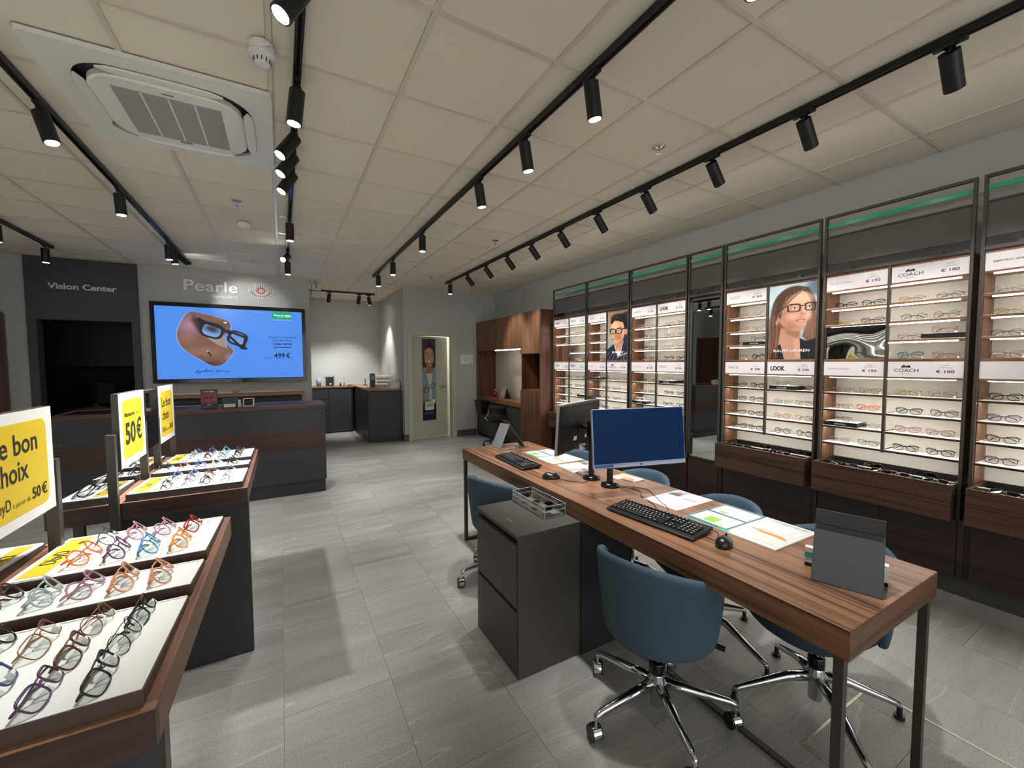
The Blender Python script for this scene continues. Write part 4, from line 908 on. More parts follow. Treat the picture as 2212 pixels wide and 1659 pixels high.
def card(parent, u0, u1, v0, v1, zf, flip=False):
    """yellow brand card lying on a tray; zf(v) gives the tray height"""
    P = [(u0, v0), (u1, v0), (u1, v1), (u0, v1)]; V = [(u, v, zf(v)+.0008) for u, v in P]+[(u, v, zf(v)+.0035) for u, v in P]
    c = MB().add(V, [(3, 2, 1, 0), (4, 5, 6, 7), (0, 1, 5, 4), (1, 2, 6, 5), (2, 3, 7, 6), (3, 0, 4, 7)]).build('brand_card', TRAYW, parent)
    i = .014; Q = [(u0+i, v0+i), (u1-i, v0+i), (u1-i, v1-i), (u0+i, v1-i)]
    MB().add([(u, v, zf(v)+.0042) for u, v in Q], [(0, 1, 2, 3)]).build('yellow_field', YEL, c)
    m = MB(); s = 1 if not flip else -1; uc = (u0+u1)/2; vc = (v0+v1)/2; sl = (zf(v1)-zf(v0))/(v1-v0)
    R, U = Vector((0, s, s*sl)).normalized(), Vector((-s, 0, 0))
    put_text(m, 'DbyD', (uc+s*.016, vc-s*.02, zf(vc-s*.02)+.0047), R, U, h=.034, w=.115, align='c', bold=.0); put_text(m, '€50', (uc+s*.02, vc+s*(v1-v0)*.30, zf(vc+s*(v1-v0)*.3)+.0045), R, U, h=.012, w=.03, align='c', bold=.05)
    m.build('lettering', INK, c)
TRAYS = [('front', .015, .395), ('middle', .425, .625), ('rear', .655, 1.035)]
def display_table(label, T, side, which):
    t = thing('display_table', label, 'display table', (0, 0, 0), 'tray tables on the left'); L, Wd = 1.065, -.725; zt, zb = .89, .812
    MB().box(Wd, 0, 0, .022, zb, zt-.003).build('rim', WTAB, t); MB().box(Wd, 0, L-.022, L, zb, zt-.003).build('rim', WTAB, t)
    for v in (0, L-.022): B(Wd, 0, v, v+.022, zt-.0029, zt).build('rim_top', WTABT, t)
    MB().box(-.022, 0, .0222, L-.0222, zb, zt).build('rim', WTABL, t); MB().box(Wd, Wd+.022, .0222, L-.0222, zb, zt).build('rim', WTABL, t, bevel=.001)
    MB().box(Wd+.022, -.022, .0222, L-.0222, zb, zt-.012).build('table_bed', WTABL, t)
    MB().box(-.523, -.472, .0225, L-.0225, zt-.0119, zt-.001).build('centre_board', WTABL, t)
    # grey plinth under the right part, metal leg frame under the left
    B(-.505, -.002, .048, .085, 0, zb-.0005).build('end_panel', DGREY, t); B(-.505, -.31, .0855, L-.08, 0, zb-.0005).build('inner_box', DGREY, t); B(-.0018, -.0002, .05, .083, 0, zb-.0005).build('edge_band', mat('edge_bronze', '#6b5f48', .4, metal=.5), t)
    B(-.255, -.23, L-.12, L-.095, 0, zb-.001).build('leg', METD, t)
    fr = MB()
    for v in (.12, L-.12): B(-.675, -.64, v-.015, v+.015, .0301, zb-.001).build('leg', METD, t)
    B(-.675, -.64, .105, L-.105, 0, .03).build('floor_rail', METD, t)
    out = []
    for half, (u0, u1) in (('right', (-.468, -.019)), ('left', (-.703, -.526))):
        for nm, v0, v1 in TRAYS:
            h0, h1 = .922, .904; zf = lambda v, v0=v0, v1=v1, h0=h0, h1=h1: h0+(h1-h0)*(v-v0)/(v1-v0); f0 = .005
            tr = MB(); P = [(u0, v0), (u1, v0), (u1, v1), (u0, v1)]; zl = .8785
            tr.add([(u, v, zl) for u, v in P]+[(u, v, zf(v)-.001) for u, v in P], [(3, 2, 1, 0), (4, 5, 6, 7), (0, 1, 5, 4), (1, 2, 6, 5), (2, 3, 7, 6), (3, 0, 4, 7)])
            tray = tr.build('tray', mat('tray_edge_'+side, '#47372d' if side == 'n' else '#3f3b39', .5), t)
            Q = [(u0+.003, v0+.003), (u1-.003, v0+.003), (u1-.003, v1-.003), (u0+.003, v1-.003)]
            MB().add([(u, v, zf(v)-.0009) for u, v in Q]+[(u, v, zf(v)) for u, v in Q], [(4, 5, 6, 7), (0, 1, 5, 4), (1, 2, 6, 5), (2, 3, 7, 6), (3, 0, 4, 7)]).build('white_face', TRAYW, tray)
            Q = [(u0+.003, v1-.006), (u1-.003, v1-.006), (u1-.003, v1-.001), (u0+.003, v1-.001)]
            MB().add([(u, v, zf(v)) for u, v in Q]+[(u, v, zf(v)+.003) for u, v in Q], [(4, 5, 6, 7), (0, 1, 5, 4), (2, 3, 7, 6)]).build('back_lip', TRAYW, tray)
            if nm != 'middle':
                if half == 'right': card(tray, -.466, -.380, v0+.005, v1-.008, zf)
                else: card(tray, -.600, -.530, v0+.005, v1-.008, zf, True)
            out.append((half, nm, v0, v1, zf))
    t.matrix_world = T; return out
def tray_glasses(T, tname, out, cols):
    for half, nm, v0, v1, zf in out:
        if half == 'right': us = [-.085, -.165, -.243, -.32]+([-.405] if nm == 'middle' else [])
        else: us = [-.655] if nm != 'middle' else [-.655, -.575]
        for ci, u in enumerate(us):
            lst = cols.get((half, nm, ci)); n = len(lst) if lst else 0
            for k in range(n):
                st, co = lst[k]; v = v0+.012+(v1-v0-.02)*(k+.5)/n
                # frame stands leaning back, facing the aisle (+u), its width along v
                s = 1 if half == 'right' else -1
                tilt = rng.uniform(-.86, -.66); yaw = rng.uniform(-.13, .13); sc = .98 if n == 3 else 1.14
                M = T @ Matrix.Translation((u+.004*s, v, zf(v)+.004)) @ Matrix.Rotation(s*PI/2+yaw, 4, 'Z') @ Matrix.Rotation(tilt, 4, 'X') @ Matrix.Rotation(rng.uniform(-.06, .06), 4, 'Y') @ Matrix.Scale(sc, 4)
                who = '%s glasses' % {'crystal': 'clear'}.get(co, co)
                if half == 'right': lab = '%s, %s tray, %s row from the aisle, %s one, %s table' % (who, nm, ORD[ci], ('near', 'middle', 'far')[k if n == 3 else k*2] if n > 1 else 'only', tname)
                else: lab = '%s on the narrow left %s tray, %s one, %s table' % (who, nm, ('near', 'far')[k] if n > 1 else ('outer', 'inner')[ci], tname)
                spectacles(lab, 'glasses on the tray tables', st, co, M, holder=True)
def tables():
    T1 = Matrix.Translation((-.221, .95, 0)) @ Matrix.Rotation(-.0181, 4, 'Z'); T2 = Matrix.Translation((-.171, 2.452, 0)) @ Matrix.Rotation(-.0028, 4, 'Z')
    o1 = display_table('walnut rimmed tray table nearest the camera with colourful glasses', T1, 'n', 1); o2 = display_table('walnut rimmed tray table in front of the reception counter', T2, 'f', 2)
    c1 = {('right', 'front', 0): [('square', 'black'), ('round', 'gunmetal'), ('square', 'black')], ('right', 'front', 1): [('square', 'purple'), ('square', 'brown'), ('round', 'copper')], ('right', 'front', 2): [('square', 'bluegrey'), ('square', 'copper')], ('right', 'front', 3): [('round', 'black'), ('round', 'black')],
          ('right', 'middle', 0): [('round', 'peach')], ('right', 'middle', 1): [('hex', 'peach')], ('right', 'middle', 2): [('round', 'rose')], ('right', 'middle', 3): [('round', 'crystal')], ('right', 'middle', 4): [('round', 'tortoise')],
          ('right', 'rear', 0): [('round', 'amber'), ('square', 'red')], ('right', 'rear', 1): [('round', 'blue'), ('round', 'rose')], ('right', 'rear', 2): [('round', 'purple'), ('round', 'rose')], ('right', 'rear', 3): [('round', 'orange'), ('round', 'gunmetal')],
          ('left', 'rear', 0): [('round', 'black')]}
    tray_glasses(T1, 'near', o1, c1)
    c2 = {('right', 'front', 0): [('square', 'gunmetal'), ('round', 'silver'), ('square', 'silver')], ('right', 'front', 1): [('square', 'black'), ('hex', 'brown'), ('round', 'copper')], ('right', 'front', 2): [('square', 'gunmetal'), ('hex', 'purple'), ('round', 'bluegrey')], ('right', 'front', 3): [('square', 'black'), ('round', 'gunmetal'), ('square', 'bluegrey')],
          ('right', 'middle', 0): [('round', 'black')], ('right', 'middle', 1): [('round', 'crystal')], ('right', 'middle', 2): [('round', 'bluegrey')], ('right', 'middle', 3): [('round', 'copper')], ('right', 'middle', 4): [('round', 'gunmetal')],
          ('right', 'rear', 0): [('square', 'black'), ('round', 'black'), ('square', 'black')], ('right', 'rear', 1): [('round', 'teal'), ('square', 'crystal'), ('round', 'blue')], ('right', 'rear', 2): [('square', 'brown'), ('round', 'purple'), ('round', 'bluegrey')], ('right', 'rear', 3): [('round', 'silver'), ('round', 'crystal'), ('round', 'bluegrey')],
          ('left', 'front', 0): [('square', 'black'), ('round', 'black')], ('left', 'middle', 0): [('round', 'black')], ('left', 'middle', 1): [('square', 'black')], ('left', 'rear', 0): [('round', 'black'), ('round', 'gunmetal')]}
    tray_glasses(T2, 'far', o2, c2)
    u = -.487
    u = -.462
    price_sign('large yellow sign lettered Le bon choix, cut by the left edge', T1, u, .555, .945, 1.052, 1.384, 'choix', [(.967, 1.205, .89), (.533, 1.205, .89)])
    u = -.487
    price_sign('yellow price sign lettered Montures 50 euro on the far table', T2, u, .055, .445, 1.032, 1.381, 'price', [(-.0135, 1.205, .62), (.46, 1.205, .89)])
    price_sign('tinted mirror panel between the two yellow signs', T2, u, .475, .715, 1.045, 1.372, 'mirror', [])
    price_sign('smaller yellow sign lettered Le bon choix on the far table', T2, u, .735, 1.115, 1.03, 1.381, 'choix', [(.722, 1.205, .89), (1.079+.05, 1.205, .62)])
tables()

# ================================================================ COUNTER, SCREEN, LOGO
def counter():
    t = thing('reception_counter', 'charcoal reception counter with a walnut band below the screen', 'counter', (-.7, 5.55, 0)); x0, x1, y0, y1 = -1.87, .428, 5.28, 5.86
    B(x0+.01, x1-.012, y0+.012, y1, 0, .146).build('plinth', mat('counter_plinth', '#2a2b2f', .5), t)
    B(x0, x1, y0, y1, .15, .52).build('lower_body', mat('counter_grey', '#303237', .5), t); B(x0, x1, y0, y1, .5205, .7495).build('wood_band', walnut('walnut_band', 0, '#251713', '#442c25', .45), t)
    B(x0, x1, y0, y1, .75, .999).build('upper_body', mat('counter_grey', '#303237', .5), t)
    B(x0-.003, x1+.003, y0-.004, y1+.003, .9995, 1.04).build('worktop', WNX, t, bevel=.0015)
    B(x0+.05, x1-.2, y0+.08, y1-.12, 1.0401, 1.0425).build('glass_inlay', mat('inlay_glass', '#2e2c33', .06), t)
    # back console
    t = thing('console_cabinet', 'low console with a walnut top under the large screen', 'cabinet', (-.7, 7.75, 0)); x0, x1 = -1.77, .30
    B(x0, x1, 7.58, 7.925, 1.006, 1.042).build('worktop', walnut('walnut_console', 0, '#6b442d', '#a87a56', .4), t, bevel=.0015); B(x1-.03, x1, 7.585, 7.925, 0, 1.005).build('end_panel', walnut('walnut_console', 0), t)
    B(x0, x1-.031, 7.64, 7.925, 0, 1.0).build('body', BLKP, t)
    for k in range(3):
        a = x0+(x1-.035-x0)*k/3; b = x0+(x1-.035-x0)*(k+1)/3; B(a+.003, b-.003, 7.61, 7.639, .02, .965).build('door', DNAVY, t)
    B(-1.7, .28, 7.905, 7.929, 1.043, 1.062).build('cable_duct', WHITEP, t)
    # things on it
    t = thing('reed_diffuser', 'clear square reed diffuser with pale sticks on the console', 'diffuser', (-.634, 7.66, 1.042))
    B(-.68, -.588, 7.62, 7.70, 1.0425, 1.10).build('bottle', CLEAR, t, bevel=.004); B(-.665, -.603, 7.635, 7.685, 1.046, 1.075).build('oil', mat('diffuser_oil', '#c9b078', .1), t)
    m = mat('reed', '#d2bf96', .7)
    for a, b in ((-.716, 1.252), (-.705, 1.24), (-.57, 1.258), (-.556, 1.25)): MB().cyl((-.634, 7.66, 1.06), (a, 7.66, b), .0022, 6).build('reed', m, t)
    t = thing('promo_card', 'upright dark red and navy card headed AI GLASSES on counter', 'display card', (-.68, 5.36, 1.043))
    p = Paint(60, 84, '#1d1d3c', 1.44); p.rect(0, .22, 1, .68, '#8c1c26', .25); p.rect(0, .0, 1, .16, '#23234a', .1); p.rect(0, .75, 1, 1, '#120f17', .02)
    p.sup(.28, .42, .15, .065, '#17090c', 3); p.sup(.64, .43, .15, .065, '#17090c', 3); p.line(.3, .37, .8, .37, .012, '#17090c'); p.ell(.8, .55, .11, .06, '#2a2230'); p.ell(.79, .555, .07, .035, '#9a9298', 0, .03)
    p.rect(.36, .80, .62, .815, '#c9c5cf'); p.rect(.12, .90, .60, .905, '#8f8a96'); p.rect(.12, .93, .5, .935, '#8f8a96')
    p.sheet('print', (-.753, 5.3525, 1.243), (.143, 0, 0), (0, 0, -.20), PRINT, t); B(-.754, -.609, 5.353, 5.375, 1.0426, 1.244).build('board', INK, t)
    put_text(MB(), 'AI GLASSES', (-.682, 5.3522, 1.216), (1, 0, 0), (0, 0, 1), h=.013, w=.095, align='c', bold=.03).build('lettering', WHITEP, t)
    t = thing('tissue_box', 'dark teal box with a white label beside the red card', 'box', (-.5, 5.40, 1.043)); B(-.575, -.432, 5.352, 5.46, 1.0426, 1.14).build('body', mat('teal_box', '#1f3540', .45), t, bevel=.004)
    for k in range(4): B(-.573, -.434, 5.3506, 5.3518, 1.098+.009*k, 1.101+.009*k).build('stripe', mat('teal_stripe', '#35505c', .5), t)
    B(-.556, -.452, 5.3495, 5.3518, 1.046, 1.082).build('label_plate', WHITEP, t); B(-.43, -.405, 5.37, 5.42, 1.0426, 1.12).build('white_clip', WHITEP, t)
    t = thing('card_terminal', 'small white framed payment display facing front on the counter', 'terminal', (-.33, 5.42, 1.043))
    M = Matrix.Translation((-.332, 5.36, 1.043)) @ Matrix.Rotation(-.18, 4, 'X')
    MB().box(-.052, .052, 0, .07, .0, .095, M).build('housing', WHITEP, t, bevel=.004); MB().box(-.04, .04, -.003, 0, .012, .085, M).build('display', BLKG, t)
    # wall screen
    t = thing('wall_screen', 'large wall-mounted screen showing glasses and a brown case', 'screen', (-.645, 7.93, 1.83)); X0, X1, Z0, Z1 = -1.66, .368, 1.226, 2.434
    m = MB(); b = .052
    m.box(X0, X1, 7.85, 7.928, Z0, Z0+b).box(X0, X1, 7.85, 7.928, Z1-b-.008, Z1).box(X0, X0+b, 7.85, 7.928, Z0+b, Z1-b-.008).box(X1-b, X1, 7.85, 7.928, Z0+b, Z1-b-.008).build('bezel', BLKG, t)
    B(X0+.03, X1-.03, 7.862, 7.9, Z0+.03, Z1-.03).build('back_case', BLKP, t)
    a0, a1, b0, b1 = X0+b, X1-b, Z0+b+.008, Z1-b-.008; w, h = a1-a0, b1-b0; p = Paint(330, 186, '#4a8df0', h/w)
    def U(x): return (x+1.609)/(1.925)
    def V(z): return (2.372-z)/(1.08)
    cs = [(-1.363, 1.946), (-1.33, 2.08), (-1.27, 2.22), (-1.19, 2.30), (-1.08, 2.29), (-.85, 2.235), (-.72, 2.18), (-.685, 2.12), (-.70, 2.04), (-.75, 1.98), (-.80, 1.90), (-.72, 1.80), (-.66, 1.71), (-.72, 1.60), (-.80, 1.51), (-.89, 1.483), (-.97, 1.50), (-1.09, 1.585), (-1.22, 1.68), (-1.32, 1.79)]
    cs = [tuple(.5*((2*b[i])+(-a[i]+c[i])*q+(2*a[i]-5*b[i]+4*c[i]-d[i])*q*q+(-a[i]+3*b[i]-3*c[i]+d[i])*q**3) for i in (0, 1)) for k in range(len(cs)) for a, b, c, d in [(cs[k-1], cs[k], cs[(k+1) % len(cs)], cs[(k+2) % len(cs)])] for q in (0, .25, .5, .75)]
    pt = [(U(x), V(z)) for x, z in cs]; p.poly([(U(x+(-.006 if x < -1 else .006)), V(z)) for x, z in cs], '#b5c8ee', .008); m_ = p.poly(pt, '#7a5549', .004); bl = p.blend
    def sh(cx, cz, rx, rz, col, so): d = np.sqrt(((p.X-U(cx))/(rx/1.925))**2+((p.Y-V(cz))/(rz/1.08))**2); bl(np.clip((1-d)/so, 0, 1)*m_, col)
    sh(-1.20, 2.10, .22, .2, '#a9849a', 1.0); sh(-1.25, 1.9, .16, .12, '#9a6b5c', 1.); sh(-.95, 1.52, .25, .08, '#4a2c26', 1.); sh(-1.1, 1.68, .3, .05, '#8d6152', 1.); sh(-.75, 2.14, .16, .08, '#4b2f2b', 1.); sh(-1.0, 1.72, .32, .10, '#9a7263', 1.2); sh(-.72, 1.62, .08, .09, '#8f7d97', 1.)
    p.poly([(U(-1.02), V(2.02)), (U(-.76), V(1.96)), (U(-.74), V(1.76)), (U(-.85), V(1.80)), (U(-.98), V(1.90))], '#9a9184', .01); p.poly([(U(-1.15), V(2.26)), (U(-1.0), V(2.1)), (U(-.95), V(1.95)), (U(-1.1), V(2.0)), (U(-1.18), V(2.18))], '#3e2722', .03)
    p.ell(U(-.755), V(2.155), .012, .011, '#e8e4ec'); p.ell(U(-.99), V(1.71), .008, .01, '#e8d9d0'); p.line(U(-.985), V(1.70), U(-.955), V(1.64), .006, '#3c221d')
    K = '#0a0d1c'
    p.poly([(U(-1.115), V(2.215)), (U(-1.06), V(2.22)), (U(-1.02), V(2.12)), (U(-1.05), V(2.04)), (U(-1.075), V(2.12))], K, .003)
    for cx, cz, rx, rz, rot in ((-.93, 2.03, .135, .105, .32), (-.60, 1.915, .118, .098, .38)):
        p.sup(U(cx), V(cz), rx/1.925, rz/1.08, '#7fa5e0', 3, rot, 0); p.ell(U(cx), V(cz)-.02, rx/2.6, rz/2.2, '#3a3030' if cx < -.8 else '#6b95e0', rot, .03); p.sup(U(cx), V(cz), rx/1.925, rz/1.08, K, 3, rot, ring=.0075)
    p.line(U(-1.07), V(2.18), U(-.78), V(2.06), .012, K); p.line(U(-.80), V(2.05), U(-.69), V(1.99), .011, K); p.line(U(-.72), V(2.03), U(-.49), V(1.93), .010, K); p.line(U(-.49), V(1.93), U(-.52), V(1.80), .012, K); p.line(U(-.70), V(1.94), U(-.55), V(1.77), .010, K); p.line(U(-.55), V(1.77), U(-.50), V(1.76), .012, K)
    p.rect(U(-.119), V(2.373), U(.166), V(2.232), '#12a184'); p.rect(U(-.119), V(2.2335), U(.166), V(2.231), '#bfe6de')
    p.ell(U(.11), V(2.30), .018, .012, '#cfeee6', ring=.003); p.ell(U(.11), V(2.30), .005, .006, '#cfeee6')
    sc = p.sheet('lit_display', (a0, 7.858, b1), (w, 0, 0), (0, 0, -h), SCREEN, t)
    m = MB(); y = 7.857; I = mat('screen_ink', '#10304f', .5, emit=.15); R, UU = (1, 0, 0), (0, 0, 1)
    def P(s, x, z, hh, ww, al='c', bo=0., mm=0, sh=0.): put_text(m.mat(mm), s, (x, y, z), R, UU, h=hh, w=ww, align=al, bold=bo, shear=sh)
    P('Associez vos lunettes', .025, 1.935, .034, .42); P('Ray-Ban Meta', .025, 1.88, .034, .28); P('à des verres', .025, 1.825, .034, .27, bo=.03); P('correcteurs.', .025, 1.77, .034, .27, bo=.03)
    P('499', -.028, 1.602, .085, .155, bo=.015); P('€', .10, 1.602, .085, .065, bo=.015); P('*', .15, 1.67, .02, .02); P('À partir de', -.235, 1.603, .014, .11, 'l'); P('*Conditions en magasin', .02, 1.352, .009, .16)
    P('Ray', -1.155, 1.372, .05, .09, 'l', sh=.5); P('-Ban', -1.07, 1.385, .045, .12, 'l', sh=.5); P('Meta', -.84, 1.383, .028, .125, 'l'); P('∞', -.905, 1.378, .03, .055, 'l', bo=.03) if False else None
    for cx in (-.888, -.862): m.mat(0).tube([(cx+.013*math.cos(a), y-.001, 1.397+.015*math.sin(a)) for a in np.linspace(0, 2*PI, 13)[:-1]], .0028, 4, True)
    m.mat(0).box(-.936, -.933, y-.001, y, 1.345, 1.435); P('Pearle', -.085, 2.292, .03, .135, 'l', mm=1); P('opticiens', -.01, 2.27, .009, .05, 'l', mm=1)
    m.build('screen_lettering', [I, mat('screen_white', '#dff3ee', .5, emit=.45)], sc)
    # wall logo
    t = thing('wall_logo', 'raised white shop name with a dotted eye emblem above the screen', 'logo', (-.65, 7.93, 2.6))
    letters(t, 'Pearle', (-1.262, 7.9295, 2.636), (1, 0, 0), (0, 0, 1), .165, WHITE, .02, .016, w=.69); letters(t, 'opticiens', (-.913, 7.9295, 2.545), (1, 0, 0), (0, 0, 1), .05, WHITE, .014, .015, w=.338)
    om = mat('emblem_orange', '#d0572c', .5); q1, q2 = MB(), MB(); c = (-.262, 2.70)
    for ring in range(6):
        n = 10+ring*6 if ring else 14; rx, rz = (.05+.026*ring, .046+.0185*ring) if ring else (.05, .046)
        if ring: rx = .048+.0305*ring; rz = .046+.0155*ring
        for k in range(n):
            a = 2*PI*(k+.5*(ring % 2))/n; x = c[0]+rx*math.cos(a); z = c[1]+rz*math.sin(a)*(1-.25*abs(math.cos(a))**3*(ring > 1))
            rr_ = .0105*(1-.45*abs(math.cos(a))*(ring/6)); orange = ring == 0 or (ring == 3 and math.sin(a) < -.25)
            M = (x, 7.9295, z); (q1 if orange else q2).cyl(M, (x, 7.917, z), rr_, 10, rr_*.7)
    a = q1.build('orange_dots', om, t, False); b = q2.build('white_dots', WHITE, t, False); a['kind'] = 'stuff'; b['kind'] = 'stuff'
counter()

# ================================================================ VISION ROOM, ALCOVE
def far_rooms():
    t = thing('wall_cupboard', 'dark wall cupboards inside the unlit Vision Center room', 'cabinet', (-2.4, 9.6, 1.48)); m = mat('night_blue_laminate', '#1d242f', .5)
    for k, (a, b) in enumerate(((-3.4, -3.17), (-3.165, -2.805), (-2.80, -2.45), (-2.445, -2.0))): B(a, b, 9.50, 9.52, 1.48, 2.4).build('door', m, t)
    B(-3.4, -2.0, 9.521, 9.99, 1.48, 2.4).build('carcass', m, t)
    t = thing('consulting_desk', 'black desk in the unlit Vision Center room', 'desk', (-2.6, 8.9, 0)); B(-3.3, -1.5, 8.7, 9.4, .80, .84).build('desk_top', BLKP, t); B(-3.3, -1.5, 8.75, 8.77, .0, .80).build('front_panel', BLKP, t)
    for x in (-3.3, -1.53): B(x, x+.03, 8.78, 9.4, 0, .80).build('side', BLKP, t)
    t = thing('dark_monitor', 'switched-off monitor silhouette on the Vision Center desk', 'monitor', (-2.58, 8.85, .84)); B(-2.83, -2.34, 8.83, 8.86, .90, 1.225).build('panel', BLKG, t, bevel=.004)
    B(-2.61, -2.55, 8.86, 8.88, .85, 1.0).build('stem', BLKP, t); B(-2.70, -2.46, 8.78, 8.95, .8402, .852).build('foot', BLKP, t)
    # alcove kitchenette: two base units and one L worktop each
    tp = walnut('walnut_alcove', 0, '#5f4230', '#9b7656', .4)
    t = thing('alcove_cabinet', 'dark grey cabinet along the alcove back wall with drawers', 'cabinet', (.9, 9.85, 0)); B(.456, 1.355, 9.64, 10.09, 0, .985).build('carcass', BLKP, t)
    for z0, z1 in ((.745, .945), (.50, .735), (.27, .49), (.03, .26)): B(.46, .862, 9.615, 9.639, z0, z1).build('drawer_front', DNAVY, t)
    B(.87, 1.32, 9.615, 9.639, .03, .945).build('door', DNAVY, t); B(.45, 1.385, 9.60, 10.09, .9855, 1.012).build('worktop', tp, t)
    t = thing('alcove_counter', 'dark grey end cabinet with a wood top beside the door wall', 'cabinet', (1.7, 8.8, 0)); B(1.40, 2.03, 8.03, 9.52, 0, .965).build('carcass', DNAVY, t, bevel=.001)
    B(1.39, 2.035, 8.02, 10.09, .985, 1.018).build('worktop', tp, t); B(1.415, 2.03, 8.04, 9.6, .9655, .9848).build('shadow_gap', BLKP, t); B(1.395, 1.3995, 8.05, 9.5, .03, .95).build('door', DNAVY, t)
    B(1.40, 2.03, 9.521, 10.09, 0, .965).build('corner_carcass', DNAVY, t)
    t = thing('cup', 'grey blue tumbler on the alcove back counter', 'cup', (.69, 9.8, 1.012)); MB().lathe([(.045, 0), (.058, .17), (.052, .17), (.042, .01)], (.69, 9.8, 1.0125)).build('body', mat('cup_blue', '#8b9aa6', .5), t, True)
    t = thing('desk_clock', 'black and silver device next to the tumbler', 'device', (.90, 9.85, 1.012)); B(.83, .985, 9.80, 9.86, 1.0125, 1.21).build('body', INK, t, bevel=.003); B(.815, .83, 9.79, 9.87, 1.0125, 1.225).build('side', STEEL, t); B(.985, 1.0, 9.79, 9.87, 1.0125, 1.225).build('side', STEEL, t); B(.815, 1.0, 9.79, 9.87, 1.2251, 1.235).build('lid', STEEL, t); MB().cyl((.92, 9.799, 1.06), (.92, 9.79, 1.06), .018, 12).build('dial', WHITEP, t)
    for i, (x, y, h, r, lab, c) in enumerate(((.52, 9.75, .09, .014, 'small green bottle at the left end of the alcove counter', '#2f7a5a'), (1.2, 9.8, .15, .016, 'slim metal tube standing on the alcove back counter', '#b9b8b2'), (1.12, 9.76, .06, .02, 'small dark jar beside the metal tube', '#26272a'))):
        t = thing('bottle', lab, 'bottle', (x, y, 1.012)); MB().lathe([(r, 0), (r, h*.7), (r*.5, h*.82), (r*.5, h)], (x, y, 1.0125), 12).build('body', mat('bottle%d' % i, c, .3), t, True); MB().cyl((x, y, 1.0127+h), (x, y, 1.0127+h+.012), r*.6, 10).build('cap', BLKP, t)
    t = thing('folded_tools', 'dark flat tools lying on the alcove back counter', 'tool', (1.3, 9.8, 1.012)); MB().box(1.26, 1.36, 9.76, 9.82, 1.0125, 1.03).build('case', BLKP, t, bevel=.004); MB().tube([(1.24, 9.75, 1.02), (1.30, 9.72, 1.022), (1.36, 9.74, 1.02)], .006, 6).build('handle', BLKP, t)
    t = thing('perfume_bottle', 'small dark stand on the corner of the L-shaped worktop', 'stand', (1.66, 9.4, 1.018)); MB().lathe([(.05, 0), (.045, .012), (.012, .02), (.012, .12), (.004, .16)], (1.60, 9.5, 1.0185), 14).build('body', INK, t, True)
    t = thing('ring_binder', 'dark blue binder standing on the alcove end cabinet', 'binder', (1.60, 8.75, 1.018)); B(1.565, 1.655, 8.68, 8.80, 1.0185, 1.30).build('cover', mat('binder_navy', '#24303c', .4), t, bevel=.002); B(1.58, 1.64, 8.678, 8.68, 1.17, 1.26).build('spine_label', mat('binder_label', '#8ba3ae', .5), t)
    t = thing('tablet_mat', 'brown leather mat under the binder', 'mat', (1.62, 8.6, 1.018)); B(1.47, 1.68, 8.50, 8.66, 1.0185, 1.024).build('mat', mat('tan_leather', '#5d3320', .5), t)
    t = thing('letter_tray', 'stack of clear letter trays with white papers', 'letter tray', (1.83, 8.9, 1.018))
    for k in range(3):
        z = 1.0185+.075*k; B(1.70, 1.97, 8.72, 9.05, z, z+.006).build('tray_floor', WHITEP if k == 2 else CLEAR, t)
        for x in (1.70, 1.965): B(x, x+.005, 8.72, 9.05, z+.0065, z+.06).build('tray_side', CLEAR, t)
        pm = MB()
        for q in range(4): pm.box(1.71+.004*q, 1.955-.003*q, 8.73, 9.03, z+.0068+.006*q, z+.0118+.006*q)
        o = pm.build('paper_stack', mat('paper_white', '#cfcec9', .6), t); o['kind'] = 'stuff'
    B(1.72, 2.0, 8.70, 9.0, 1.25, 1.256).build('top_papers', mat('paper_white', '#cfcec9', .6), t); B(1.70, 1.71, 8.72, 8.73, 1.17, 1.25).build('post', CLEAR, t)
    t = thing('storage_bin', 'white open storage bin at the front of the alcove end cabinet', 'bin', (1.93, 8.25, 1.018)); x0, x1, y0, y1 = 1.82, 2.02, 8.12, 8.36
    m = MB(); m.box(x0, x1, y0, y1, 1.0185, 1.03).box(x0, x1, y0, y0+.006, 1.03, 1.135).box(x0, x1, y1-.006, y1, 1.03, 1.135).box(x0, x0+.006, y0, y1, 1.03, 1.135).box(x1-.006, x1, y0, y1, 1.03, 1.135); m.build('body', WHITEP, t)
    for k in range(3): B(1.95+.02*k, 1.958+.02*k, 8.16, 8.30, 1.0305, 1.20-.01*k).build('leaflet', WHITE, t)
    t = thing('floor_plan_sign', 'white framed evacuation plan right of the door', 'sign', (3.33, 7.865, 1.57)); B(3.182, 3.477, 7.855, 7.869, 1.467, 1.68).build('frame', STEEL, t)
    p = Paint(72, 52, '#d8d8db', .72)
    for (a, b, c, d) in ((.25, .3, .62, .32), (.25, .3, .26, .62), (.25, .6, .5, .62), (.6, .3, .62, .7), (.35, .42, .5, .43), (.42, .42, .43, .6), (.72, .3, .9, .32), (.75, .45, .9, .46), (.78, .55, .88, .56), (.85, .3, .86, .7), (.05, .08, .12, .1), (.4, .06, .6, .08), (.05, .88, .12, .92), (.8, .8, .9, .9)): p.rect(a, b, c, d, '#4f5358')
    p.sheet('print', (3.188, 7.8545, 1.674), (.283, 0, 0), (0, 0, -.201), PRINT, t)
far_rooms()

